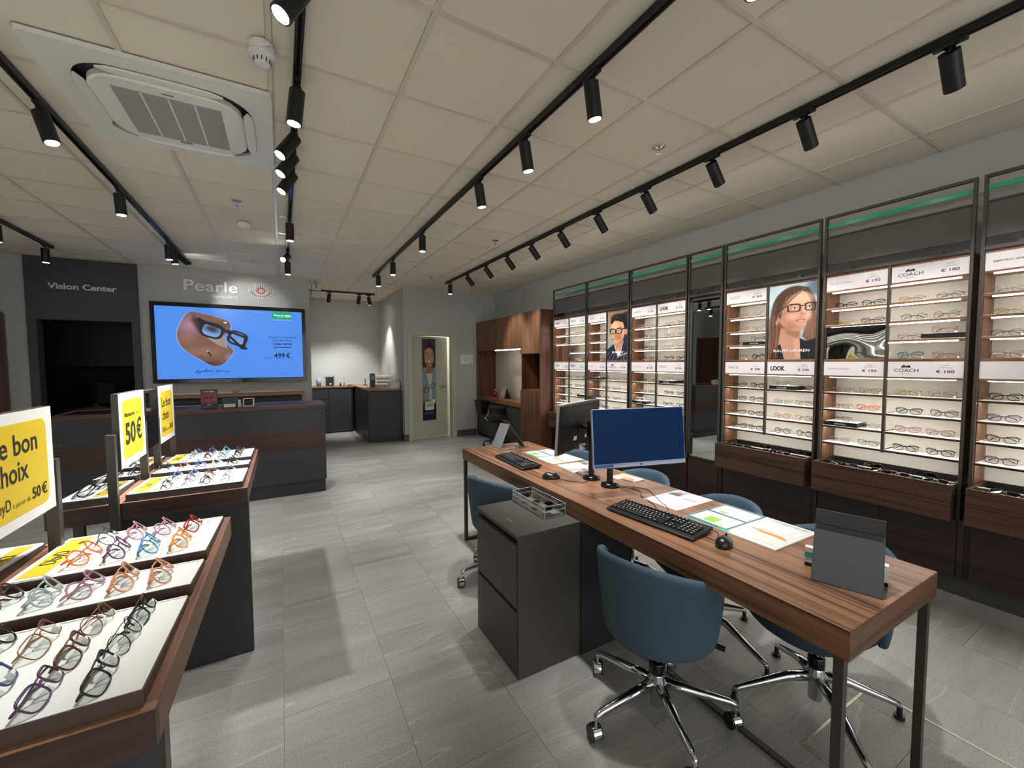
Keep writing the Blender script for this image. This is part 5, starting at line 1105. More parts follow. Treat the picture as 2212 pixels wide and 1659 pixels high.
# ================================================================ WALNUT WORKSTATION BY THE FAR RIGHT CORNER
def workstation():
    t = thing('walnut_workstation', 'tall walnut cabinet wall with a built-in desk niche beside the door', 'cabinet', (3.75, 6.6, 0)); xf = 3.54; xb = 3.985
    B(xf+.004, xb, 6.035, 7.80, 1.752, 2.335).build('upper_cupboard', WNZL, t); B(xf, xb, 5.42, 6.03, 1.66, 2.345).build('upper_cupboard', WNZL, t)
    B(xf-.012, xb, 5.395, 5.418, 0, 2.348).build('end_panel', WNZ, t, bevel=.001); B(xf, xb, 7.802, 7.822, 0, 2.34).build('end_panel', WNZ, t)
    B(3.965, xb, 6.035, 7.80, .82, 1.75).build('niche_back', mat('niche_board', '#bdb7ae', .7, noise=.05, bscale=400), t)
    B(3.60, 3.964, 7.63, 7.80, .82, 1.751).build('niche_side', WNZ, t) if False else B(3.60, 3.964, 7.785, 7.80, .82, 1.751).build('niche_side', WNZ, t)
    B(3.66, 3.9645, 6.80, 6.801, .82, 1.0).build if False else None
    B(3.545, xb, 6.033, 7.801, .738, .818).build('desk_top', walnut('walnut_niche_desk', 1, '#5a3b28', '#96694a', .4), t, bevel=.001)
    B(3.60, 3.63, 6.1, 7.1, 1.738, 1.7515).build('light_strip', LED, t)
    # column below and open niche
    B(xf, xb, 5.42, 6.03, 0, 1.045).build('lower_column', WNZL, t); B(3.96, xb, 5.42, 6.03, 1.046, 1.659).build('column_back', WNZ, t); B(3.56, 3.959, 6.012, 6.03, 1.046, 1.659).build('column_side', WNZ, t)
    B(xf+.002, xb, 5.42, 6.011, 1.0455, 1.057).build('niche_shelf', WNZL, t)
    for a, b in ((7.0, 7.78), (6.035, 6.58)):
        B(3.575, 3.96, a, b, .05, .72).build('under_cabinet', CABG, t); B(3.56, 3.574, a+.004, b-.004, .06, .70).build('door', CABG, t)
    B(3.59, 3.97, 6.035, 7.79, 0, .05).build('plinth', BLKP, t); B(3.95, 3.97, 6.581, 6.999, .05, .737).build('kneehole_back', BLKP, t)
    t = thing('waste_bag_bin', 'black open bin hanging on the front of the walnut workstation', 'bin', (3.45, 7.45, .5)); m = MB(); P = []
    for z, s in ((.50, .75), (.765, 1.0)):
        for sx, sy in ((-1, -1), (1, -1), (1, 1), (-1, 1)): P.append((3.46+sx*.09*s, 7.42+sy*.15*s, z))
    m.add(P, [(3, 2, 1, 0), (0, 1, 5, 4), (1, 2, 6, 5), (2, 3, 7, 6), (3, 0, 4, 7)]); m.build('body', BLKP, t); B(3.54, 3.559, 7.33, 7.52, .72, .737).build('hook', BLKP, t)
    # triangular display and red bottle on the niche desk
    t = thing('triangular_display', 'black and white triangular card display on the niche desk', 'display stand', (3.8, 7.05, .82))
    def tri(a, b, c, m, nm): n = Vector((-.006, 0, 0)); MB().add([a, b, c]+[tuple(Vector(q)+n) for q in (a, b, c)], [(0, 1, 2), (5, 4, 3), (0, 3, 4, 1), (1, 4, 5, 2), (2, 5, 3, 0)]).build(nm, m, t)
    tri((3.80, 7.30, .8185), (3.80, 7.02, .8185), (3.80, 7.14, 1.03), WHITEP, 'white_triangle'); tri((3.785, 7.19, 1.03), (3.785, 6.98, 1.03), (3.785, 7.07, .8185), mat('pale_card', '#cfd0d2', .5), 'inverted_triangle'); tri((3.79, 7.07, .8186), (3.79, 6.80, .8186), (3.79, 6.98, 1.02), BLKP, 'black_triangle')
    t = thing('red_bottle', 'small round red bottle on the niche desk', 'bottle', (3.8, 7.52, .82)); MB().lathe([(.02, 0), (.05, .03), (.055, .06), (.04, .09), (.012, .11), (.012, .13)], (3.8, 7.5, .8186), 18).build('body', mat('red_glass', '#a51f38', .12), t, True); MB().cyl((3.8, 7.5, .949), (3.8, 7.5, .968), .016, 12).build('stopper', WHITEP, t)
    t = thing('small_dish', 'tiny metal items beside the red bottle', 'dish', (3.68, 7.5, .82)); MB().lathe([(.03, 0), (.05, .008), (.045, .008), (.028, .003)], (3.68, 7.5, .8186), 16).build('dish', CHROME, t, True)
    # stool
    c = (3.40, 6.62); t = thing('saddle_stool', 'dark rolling stool with a curved arm pad at the workstation', 'stool', (c[0], c[1], 0)); F = mat('stool_fabric', '#26241f', .8, noise=.1, bscale=900)
    MB().lathe([(.10, 0), (.145, .015), (.158, .045), (.145, .08), (.09, .095), (.02, .097)], (c[0], c[1], .46), 28).build('seat', F, t, True)
    MB().tube([(c[0]+.15*math.cos(a), c[1]+.15*math.sin(a), .70) for a in np.linspace(3.0, 5.3, 12)], [.03]+[.04]*10+[.03], 12).build('arm_pad', F, t, True)
    MB().tube([(c[0]-.16, c[1]+.02, .69), (c[0]-.20, c[1]+.04, .5), (c[0]-.16, c[1]+.03, .43), (c[0], c[1], .43)], .011, 8).build('arm_bracket', CHROME, t, True)
    MB().cyl((c[0]-.20, c[1]+.04, .52), (c[0]-.235, c[1]+.02, .52), .02, 12).build('knob', CHROME, t); MB().cyl((c[0], c[1], .12), (c[0], c[1], .455), .025, 16).build('column', BLKP, t)
    for k in range(5):
        a = k*2*PI/5+.4; e = (c[0]+.26*math.cos(a), c[1]+.26*math.sin(a)); l = MB().tube([(c[0], c[1], .13), (e[0], e[1], .085)], [.022, .013], 8).build('leg', BLKP, t, True)
        MB().cyl((e[0]-.012, e[1], .03), (e[0]+.012, e[1], .03), .029, 14).cyl((e[0], e[1], .05), (e[0], e[1], .085), .008, 8).build('caster', BLKP, l)
workstation()

# ================================================================ LEFT WALL (seen at the photo's left edge and in the tall mirror)
def left_side():
    t = thing('side_display_cabinet', 'walnut end of the display wall at the left photo edge', 'cabinet', (-3.3, 7.4, 0)); B(-3.49, -3.13, 6.9, 7.9, 0, 2.19).build('body', WNZ, t)
    B(-3.129, -3.12, 6.905, 7.40, .1, 2.17).build('door', WNZ, t); B(-3.129, -3.12, 7.405, 7.895, .1, 2.17).build('door', WNZ, t)
    t = thing('mirrored_shelving', 'lit shelving bays on the left wall, seen only in the mirrors', 'shelving unit', (-3.3, 5.6, 0))
    for y in (6.86, 6.04, 5.22, 4.4, 3.58, 2.76, 1.94): B(-3.15, -3.125, y, y+.02, .5, 2.63).build('post', METD, t)
    B(-3.15, -3.125, 1.94, 6.86, 2.612, 2.63).build('rail', METD, t); B(-3.145, -3.135, 1.94, 6.86, 2.27, 2.47).build('header_panel', PANEL, t); B(-3.145, -3.137, 1.94, 6.86, 2.545, 2.573).build('green_strip', GREEN, t)
    B(-3.49, -3.47, 1.94, 6.86, .5, 2.19).build('back_panel', BACKW, t); B(-3.49, -3.15, 1.94, 6.86, 0, .5).build('base', WNYD, t)
    B(-3.149, -3.14, 1.96, 6.85, 2.065, 2.165).build('sign_board', WHITE, t); B(-3.149, -3.14, 1.96, 6.85, 1.41, 1.51).build('sign_board', WHITE, t)
    for z in (2.17, 2.05, 1.9, 1.75, 1.6, 1.45, 1.3, 1.15, 1.0, .85):
        B(-3.469, -3.15, 1.94, 6.86, z, z+.014).build('shelf', SHELFW, t)
        if z > 1.4: B(-3.175, -3.16, 1.96, 6.84, z-.008, z).build('light_strip', LED, t)
left_side()

# ================================================================ THE LONG WALNUT DESK
DT = .789
def desk():
    x0, x1, y0, y1 = 1.318, 1.962, .492, 3.222
    t = thing('long_desk', 'long walnut service desk with thin dark steel legs', 'desk', (1.64, 1.85, 0))
    B(x0, x1, y0, y1, DT-.087, DT).build('desk_top', WNY, t, bevel=.0012)
    B(x0+.0005, x1-.0005, y0-.001, y0-.0001, DT-.0865, DT-.0005).build('end_band', walnut('walnut_end_band', 0, '#2f2017', '#6d4c37', .4, dens=1.6), t)
    for i, y in enumerate((y0+.012, y1-.037)):
        for x in (x0+.004, x1-.029): B(x, x+.025, y, y+.025, .0012, DT-.088).build('leg', METD, t)
        B(x0+.03, x1-.03, y, y+.025, .0012, .024).build('floor_rail', METD, t)
    B(1.595, 1.62, y0+.04, 1.60, .0012, .014).build('floor_rail', METD, t); B(1.50, 1.78, y0+.1, y1-.1, .68, .7015).build('under_rail', METD, t)
    # cabinets under / beside the desk
    t = thing('drawer_cabinet', 'greige two-drawer cabinet tucked against the desk, acrylic box on top', 'cabinet', (1.12, 1.86, 0)); a0, a1, b0, b1 = .94, 1.312, 1.632, 2.098; zt = .703
    MB().box(a0+.004, a1, b0, b1, .0012, .012).box(a0+.004, a1, b0, b0+.014, .012, zt-.018).box(a0+.004, a1, b1-.014, b1, .012, zt-.018).box(a0+.05, a1, b0+.014, b1-.014, .012, zt-.018).build('carcass', CABG, t)
    B(a0, a1, b0, b1, zt-.0178, zt).build('top', CABG, t, bevel=.0008)
    B(a0, a0+.02, b0+.015, b1-.015, .345, .652).build('drawer_front', CABG, t, bevel=.001); B(a0, a0+.02, b0+.015, b1-.015, .012, .325).build('drawer_front', CABG, t, bevel=.001)
    B(a0+.021, a0+.049, b0+.015, b1-.015, .02, .68).build('recess', BLKP, t)
    B(a0+.06, a0+.072, 1.80, 1.86, zt+.0001, zt+.0008).build('maker_plate', mat('plate_grey', '#6f6b62', .4), t)
    t = thing('service_column', 'dark grey panel box standing under the middle of the desk', 'cabinet', (1.49, 1.7, 0)); B(1.314, 1.655, 1.622, 2.05, .0012, .7015).build('body', mat('column_dark', '#2b2d31', .5), t); B(1.656, 1.662, 1.618, 1.66, .0012, .7015).build('edge', METD, t)
    # acrylic lens box
    t = thing('acrylic_box', 'clear acrylic tray with small lenses on the greige cabinet', 'acrylic box', (1.24, 1.9, zt)); x0, x1, y0, y1 = 1.168, 1.302, 1.745, 2.085; z = zt+.0002
    B(x0+.002, x1-.002, y0+.002, y1-.002, z, z+.0015).build('floor_plate', mat('acrylic_floor', '#5d5b55', .3), t)
    for nm, q in (('wall', (x0, x0+.004, y0, y1)), ('wall', (x1-.004, x1, y0, y1)), ('wall', (x0+.004, x1-.004, y0, y0+.004)), ('wall', (x0+.004, x1-.004, y1-.004, y1))): B(q[0], q[1], q[2], q[3], z+.0042, z+.062).build(nm, CLEAR, t)
    em = mat('acrylic_edge', '#d3d8d8', .2)
    for q in ((x0, x1, y0, y0+.0015), (x0, x1, y1-.0015, y1), (x0, x0+.0015, y0+.002, y1-.002), (x1-.0015, x1, y0+.002, y1-.002)): B(*q, z+.0622, z+.0634).build('edge', em, t); B(*q, z+.0355, z+.0366).build('edge', em, t)
    for xx, yy in ((x0, y0), (x1-.0015, y0), (x0, y1-.0015), (x1-.0015, y1-.0015)): B(xx-.0002, xx+.0015, yy-.0002, yy+.0015, z+.0001, z+.062).build('edge', em, t)
    for k in range(5):
        yy = y0+.035+k*.06; MB().prism([(p[0]*.9, p[1]*.9) for p in rrect(.05, .045, .018)], .004, Matrix.Translation((x0+.045+(k % 2)*.045, yy, z+.0395))).build('sample_lens', TINT if k != 3 else mat('lens_block', '#2c2b31', .2), t)
    B(x0+.02, x1-.02, y0+.02, y0+.07, z+.006, z+.010).build('card', INKG, t)
    # booklets (their text reads from the customer side)
    def booklet(label, xa, xb, ya, yb, p, thick=.003, txt=(), rot=0):
        c = ((xa+xb)/2, (ya+yb)/2); t = thing('booklet', label, 'booklet', (*c, DT))
        B(xa, xb, ya, yb, DT+.0003, DT+thick).build('pages', mat('paper_white', '#cfcec9', .6), t)
        # image: right = +y, down = +x
        p.sheet('print', (xa+.001, ya+.001, DT+thick+.0003), (0, yb-ya-.002, 0), (xb-xa-.002, 0, 0), PRINT, t)
        m = MB()
        for s, fy, fx, h, w in txt: put_text(m, s, (xa+(xb-xa)*fx, ya+(yb-ya)*fy, DT+thick+.0004), (0, 1, 0), (-1, 0, 0), h=h, w=w)
        if m.v: m.build('lettering', INK, t)
        if rot: t.rotation_euler.z = rot
        return t
    def price_sheet(nx=170, ny=124):
        p = Paint(nx, ny, '#c4c7c5', .78)
        # left half white chart page, right half teal tables
        p.rect(.5, 0, 1, 1, '#39666e'); p.rect(.53, .09, .97, .50, '#cdd1cc'); p.rect(.53, .56, .97, .94, '#cdd1cc')
        for k in range(9): p.rect(.56, .13+.04*k, .94, .135+.04*k, '#7c8787')
        p.rect(.70, .12, .84, .34, '#86ad45'); p.rect(.58, .12, .68, .16, '#a3c06a')
        for k in range(5):
            for j in range(7): p.rect(.55+.06*j, .60+.068*k, .585+.06*j, .615+.068*k, '#4a5456' if (j+k) % 3 else '#9cc15a')
        p.rect(.47, .0, .60, .06, '#2c9c86'); p.rect(.80, .60, .88, .66, '#86ad45')
        p.rect(.06, .10, .40, .115, '#9cbf6c'); p.rect(.06, .15, .44, .155, '#b9bcb9')
        for k, (x0, x1) in enumerate(((.30, .42), (.22, .36), (.20, .30))): p.rect(x0, .42+.06*k, x1, .47+.06*k, ('#8e9192', '#a9acad', '#bfc2c2')[k])
        p.rect(.10, .38, .34, .46, '#cf861a'); p.rect(.06, .36, .12, .42, '#cf861a')
        for k in range(6): p.rect(.05+.05*k, .52, .08+.05*k, .80, '#c3c6c6') if k % 2 else p.rect(.05+.05*k, .60, .075+.05*k, .78, '#d5d7d7')
        return p
    booklet('white and teal price booklet beside the near mouse', 1.632, 1.952, .852, 1.265, price_sheet(), .006, (('verres unifocaux', .05, .93, .011, .15),))
    booklet('white and teal price booklet beside the far keyboard', 1.668, 1.945, 2.385, 2.835, price_sheet(), .004, (('verres progressifs', .05, .93, .010, .15),))
    def leaflet(bg='#cacad0', photo='#8f6a58'):
        p = Paint(90, 116, bg, 1.35); p.poly([(.0, .0), (.55, 0), (.30, .35), (0, .30)], '#aeafb6', .02)
        p.rect(.60, .62, .98, .98, '#a7a9b2', .03); p.ell(.78, .76, .12, .10, photo, 0, .02); p.poly([(.64, .66), (.92, .62), (.94, .74), (.66, .74)], '#3a2c26', .02); p.rect(.90, .62, .97, .80, '#3aa38c')
        for k in range(9): p.rect(.10, .10+.05*k, .50-.04*(k % 3), .108+.05*k, '#a4a6ab')
        p.rect(.12, .60, .50, .625, '#5a5d63'); p.rect(.12, .67, .42, .69, '#5a5d63'); return p
    booklet('white leaflet with a small portrait near the front keyboard', 1.662, 1.957, 1.335, 1.545, leaflet(), .0016, rot=.03)
    booklet('white leaflet with a small portrait by the mouse cables', 1.668, 1.955, 2.12, 2.345, leaflet(), .0016, rot=-.12)
    p = Paint(60, 60, '#cfc6ba', 1.0); p.ell(.35, .35, .28, .3, '#b07f63', 0, .05); p.poly([(0, 0), (.6, 0), (.5, .2), (0, .3)], '#3c2a22', .03); p.rect(.5, .5, .95, .8, '#a9c977', .02); p.rect(.1, .7, .45, .95, '#e4e2dc', .02)
    booklet('colour leaflet with a face photo behind the front monitor stand', 1.80, 1.935, 1.785, 1.95, p, .003, rot=.1)
desk()

def keyboard(label, c, ang):
    t = thing('keyboard', label, 'keyboard', (0, 0, 0)); L, Wk = .455, .158
    prof = [(-Wk/2, .004), (-Wk/2, .012), (-Wk/2+.02, .017), (Wk/2-.01, .027), (Wk/2, .025), (Wk/2, .012)]
    b = MB(); P = [(-L/2, y, z) for y, z in prof]+[(L/2, y, z) for y, z in prof]; n = len(prof)
    b.add(P, [tuple(range(n)), tuple(range(2*n-1, n-1, -1))]+[(i, n+i, n+(i+1) % n, (i+1) % n) for i in range(n)]); b.build('body', BLKP, t, bevel=.003)
    def ztop(y): return .017+(.027-.017)*(y+Wk/2-.02)/(Wk-.03)
    k = MB(); lg = MB()
    def key(x, y, w, h):
        z = ztop(y)+.0005; s = .0016; P = [(x-w/2, y-h/2, z), (x+w/2, y-h/2, z), (x+w/2, y+h/2, z), (x-w/2, y+h/2, z), (x-w/2+s, y-h/2+s, z+.0062), (x+w/2-s, y-h/2+s, z+.0062), (x+w/2-s, y+h/2-s, z+.0068), (x-w/2+s, y+h/2-s, z+.0068)]
        k.add(P, [(4, 5, 6, 7), (0, 1, 5, 4), (1, 2, 6, 5), (2, 3, 7, 6), (3, 0, 4, 7)])
        if w < .03: lg.box(x-.003, x+.002, y-.001, y+.0035, z+.0068, z+.0071)
    u = .0186; x00 = -L/2+.018
    rows = [(-.048, [1.25, 1.25, 1.25, 5.8, 1.25, 1.25, 1.25, 1.7]), (-.030, [2.2]+[1]*10+[2.8]), (-.0115, [1.75]+[1]*11+[2.25]), (.0075, [1.5]+[1]*12+[1.5]), (.026, [1]*13+[2]), (.052, [1]*1+[1]*12+[1.2])]
    for y, ws in rows:
        x = x00
        for w in ws: key(x+w*u/2, y, w*u-.0015, .0165); x += w*u
    xn = x00+15.3*u
    for y in (.052, .026, .0075):
        for q in range(3): key(xn+(q+.5)*u, y, u-.0015, .0165)
    for q in range(3): key(xn+(q+.5)*u, -.048, u-.0015, .0165)
    key(xn+1.5*u, -.030, u-.0015, .0165)
    xp = xn+3.3*u
    for y in (.026, .0075, -.0115, -.030, -.048):
        for q in range(4): key(xp+(q+.5)*u, y, u-.0015, .0165)
    o = k.build('keys', mat('key_black', '#0c0c0d', .45), t); o['kind'] = 'stuff'; o = lg.build('key_marks', mat('key_mark', '#b9bbbd', .6), t); o['kind'] = 'stuff'
    for x in (-.19, .19): B(x-.02, x+.02, Wk/2-.02, Wk/2-.01, 0.0005, .0115).build('foot', BLKP, t)
    B(-.2, .2, -Wk/2+.004, -Wk/2+.012, .0005, .0039).build('rubber_strip', BLKP, t)
    t.matrix_world = Matrix.Translation((c[0], c[1], DT)) @ Matrix.Rotation(ang, 4, 'Z'); return t
def mouse(label, c, ang):
    t = thing('computer_mouse', label, 'mouse', (0, 0, 0)); P = []; F = []; n = 20; R = [(1, .0), (1.02, .010), (.93, .022), (.72, .031), (.4, .036), (.05, .0375)]
    for s, z in R:
        for i in range(n):
            a = 2*PI*i/n; x = .056*math.cos(a); y = .030*math.sin(a)*(1+.10*math.cos(a+PI)); P.append((x*s-.006*(1-s), y*s, z*(1+.10*math.cos(a+PI))+.0005))
    for j in range(len(R)-1):
        for i in range(n): F.append((j*n+i, j*n+(i+1) % n, (j+1)*n+(i+1) % n, (j+1)*n+i))
    F += [tuple(range(n-1, -1, -1)), tuple((len(R)-1)*n+i for i in range(n))]
    MB().add(P, F).build('shell', mat('mouse_black', '#111214', .28), t, True); MB().cyl((.026, -.004, .030), (.026, .004, .030), .009, 14).build('wheel', BLKG, t)
    t.matrix_world = Matrix.Translation((c[0], c[1], DT)) @ Matrix.Rotation(ang, 4, 'Z'); return t
def monitor(label, c, yaw, tilt, w, h, base, front, stick=False, back_detail=False):
    """c = screen centre; yaw turns it from facing -y"""
    t = thing('monitor', label, 'monitor', (base[0], base[1], DT)); M = Matrix.Translation(c) @ Matrix.Rotation(yaw, 4, 'Z') @ Matrix.Rotation(-tilt, 4, 'X'); SV = mat('monitor_silver', '#98a0b2', .4) if front else mat('monitor_edge', '#8f8f8d', .4)
    MB().box(-w/2, w/2, .0, .016, -h/2, h/2, M).build('bezel', SV, t, bevel=.001)
    MB().box(-w/2+.004, w/2-.004, -.0012, 0, -h/2+.024, h/2-.004, M).build('display', mat('display_off', '#082750', .4, spec=.08), t)
    MB().box(-w/2+.004, w/2-.004, .0162, .032, -h/2+.01, h/2-.006, M).build('back_shell', BLKP, t, bevel=.006)
    if front:
        MB().box(-.006, .006, -.0008, -.0002, -h/2+.007, -h/2+.015, M).build('badge', INK, t)
        if stick: MB().box(-w/2+.006, -w/2+.115, -.0012, -.0003, -h/2+.005, -h/2+.021, M).build('energy_sticker', mat('sticker_blue', '#24508f', .4), t)
    MB().box(-.05, .05, .0322, .038, -.05, .05, M).build('mount_plate', BLKP, t); b = M @ Vector((0, .045, 0)); bx, by = base
    MB().lathe([(.052, 0), (.054, .006), (.050, .018), (.03, .026)], (bx, by, DT+.0005), 28).build('base', BLKG, t, True)
    MB().cyl((bx, by, DT+.027), (bx, by, c[2]+.03), .018, 20).build('pole', BLKP, t)
    d = MB(); d.cyl((bx, by, c[2]-.04), (bx, by, c[2]+.05), .026, 20); d.build('collar', BLKG, t)
    MB().tube([(bx, by, c[2]), tuple(b)], .016, 10).build('arm', BLKP, t, True)
    if back_detail:
        MB().box(-.19, .22, .0322, .0332, h/2-.05, h/2-.046, M).build('vent_groove', BLKG, t)
        for x, z, ww, hh in ((.055, -.085, .045, .026), (-.09, -.09, .022, .024)): MB().box(x, x+ww, .0322, .0328, z, z+hh, M).build('label_plate', WHITEP, t)
        MB().box(-.03, .01, .034, .058, -h/2+.0, -h/2+.04, M).build('cable_plug', WHITEP, t)
        for k in range(3):
            p0 = M @ Vector((.0+.02*k, .045, -.11)); p1 = M @ Vector((-.04+.01*k, .07, -.15)); MB().tube([tuple(p0), tuple(p1), (bx-.02, by+.01*k, c[2]-.13), (bx, by, c[2]-.10)], .0028, 6).build('cable', BLKP, t, True)
    return t
def cable(label, pts):
    P = [Vector(p) for p in pts]; out = []
    for i in range(len(P)-1):
        a = P[max(i-1, 0)]; b = P[i]; c = P[i+1]; d = P[min(i+2, len(P)-1)]
        for k in range(6):
            s = k/6; out.append(.5*((2*b)+(-a+c)*s+(2*a-5*b+4*c-d)*s*s+(-a+3*b-3*c+d)*s**3))
    out.append(P[-1]); t = MB().tube([(p.x, p.y, DT+.0023) for p in out], .0017, 6).build('cable', BLKP, None, True); return tag(t, label, 'cable')
def desk_things():
    keyboard('black keyboard nearest the camera beside the price booklet', (1.482, 1.297), -PI/2-.115+.23); keyboard('black keyboard at the far end of the desk', (1.478, 2.572), -PI/2-.06)
    mouse('black mouse beside the near keyboard', (1.518, .985), .35); mouse('black mouse beside the far keyboard', (1.455, 2.10), -.6)
    monitor('monitor with a dark blue screen facing the camera', (1.708, 1.613, 1.107), -.241, .103, .57, .318, (1.664, 1.80), True, stick=True)
    monitor('monitor seen from behind with cables and white stickers', (1.705, 2.165, 1.10), PI+.44, .06, .57, .318, (1.672, 1.975), False, back_detail=True)
    t = thing('webcam', 'small black webcam on top of the rear monitor', 'webcam', (1.9, 2.25, 1.25)); MB().cyl((1.86, 2.235, 1.268), (1.94, 2.265, 1.268), .014, 14).build('body', BLKG, t); B(1.88, 1.92, 2.24, 2.27, 1.2, 1.2535).build('clip', BLKG, t)
    cable('cable of the near mouse and keyboard winding from the front monitor stand', [(1.69, 1.77, 0), (1.75, 1.66, 0), (1.68, 1.57, 0), (1.66, 1.50, 0), (1.62, 1.42, 0), (1.57, 1.36, 0)])
    cable('thin cable looping behind the near keyboard', [(1.70, 1.78, 0), (1.80, 1.66, 0), (1.76, 1.56, 0), (1.70, 1.46, 0), (1.66, 1.38, 0), (1.60, 1.34, 0)])
    cable('short cable between the near keyboard and the near mouse', [(1.605, 1.12, 0), (1.60, 1.07, 0), (1.56, 1.04, 0)])
    cable('cable of the far mouse curling towards the rear stand', [(1.49, 2.07, 0), (1.53, 1.98, 0), (1.60, 1.93, 0), (1.66, 2.02, 0), (1.67, 2.12, 0), (1.72, 2.14, 0)])
    # leather menu easel
    M = Matrix.Translation((1.595, .610, .900)) @ Matrix.Rotation(-1.244, 4, 'Z') @ Matrix.Rotation(-.404, 4, 'X'); w, h = .181, .236
    t = thing('leather_easel', 'grey leather covered card stand leaning back at the near desk end', 'stand', (1.595, .61, DT)); LG = mat('grey_leather', '#3c4043', .55, noise=.08, bscale=700, bump=.3); LB = mat('black_leather', '#131416', .5, bump=.3, bscale=700)
    MB().box(-w/2, w/2, 0, .003, -h/2, h/2, M).build('board', LG, t, bevel=.001); MB().box(-w/2+.0002, w/2-.0002, -.0025, -.0002, h/2-.048, h/2-.001, M).build('flap', LB, t, bevel=.0006); MB().box(-w/2+.004, w/2-.004, -.0012, -.0002, h/2-.066, h/2-.049, M).build('flap_lining', LB, t)
    st = MB()
    for s in (-1, 1):
        for k in range(34): st.box(s*(w/2-.0025)-.0004, s*(w/2-.0025)+.0004, -.0004, 0, -h/2+.004+.005*k, -h/2+.0065+.005*k, M)
    o = st.build('stitching', INK, t); o['kind'] = 'stuff'
    b0 = M @ Vector((0, .004, .05)); MB().tube([tuple(b0), (b0.x+.12, b0.y+.04, DT+.006)], .004, 6).build('rear_strut', LB, t)
    t = thing('leaflet_holder', 'white and green leaflet stack just behind the leather stand', 'holder', (1.66, .63, DT)); M2 = Matrix.Translation((1.653, .632, DT)) @ Matrix.Rotation(-1.244, 4, 'Z')
    MB().box(-.118, .104, 0, .035, .0005, .012, M2).build('base', BLKP, t); MB().box(-.118, .104, .004, .030, .0122, .066, M2).build('leaflets', WHITEP, t); MB().box(-.1181, -.08, .003, .0038, .03, .05, M2).build('green_band', mat('leaf_green', '#3aa38c', .5), t)
    # tablet easel at the far end
    t = thing('tablet_easel', 'folding grey metal tablet stand at the far desk end', 'stand', (1.68, 3.05, DT)); SG = mat('easel_grey', '#8c8d93', .35, metal=.6)
    B0, A0, T0 = Vector((1.575, 3.10, DT+.004)), Vector((1.80, 2.995, DT+.004)), Vector((1.70, 3.135, 1.0))
    def plate(p, q, wd, th, nm, m):
        d = (q-p); s = Vector((.35, -.93, 0)).normalized() if nm != 'strut' else Vector((.3, -.95, 0)).normalized(); n = d.cross(s).normalized()*th; s = s*wd
        P = [p-s, p+s, q+s, q-s]; MB().add([tuple(v) for v in P]+[tuple(v+n) for v in P], [(0, 1, 2, 3), (7, 6, 5, 4), (0, 4, 5, 1), (1, 5, 6, 2), (2, 6, 7, 3), (3, 7, 4, 0)]).build(nm, m, t)
    plate(B0, Vector((1.685, 3.14, .985)), .055, .004, 'rest_plate', SG); plate(Vector((1.80, 3.04, DT+.004)), Vector((1.69, 3.16, 1.01)), .03, .006, 'strut', METD)
    B(1.56, 1.74, 2.985, 3.03, DT+.0005, DT+.004).build('foot_plate', STEEL, t); B(1.742, 1.83, 2.985, 3.07, DT+.0005, DT+.004).build('foot_plate', METD, t)
desk_things()

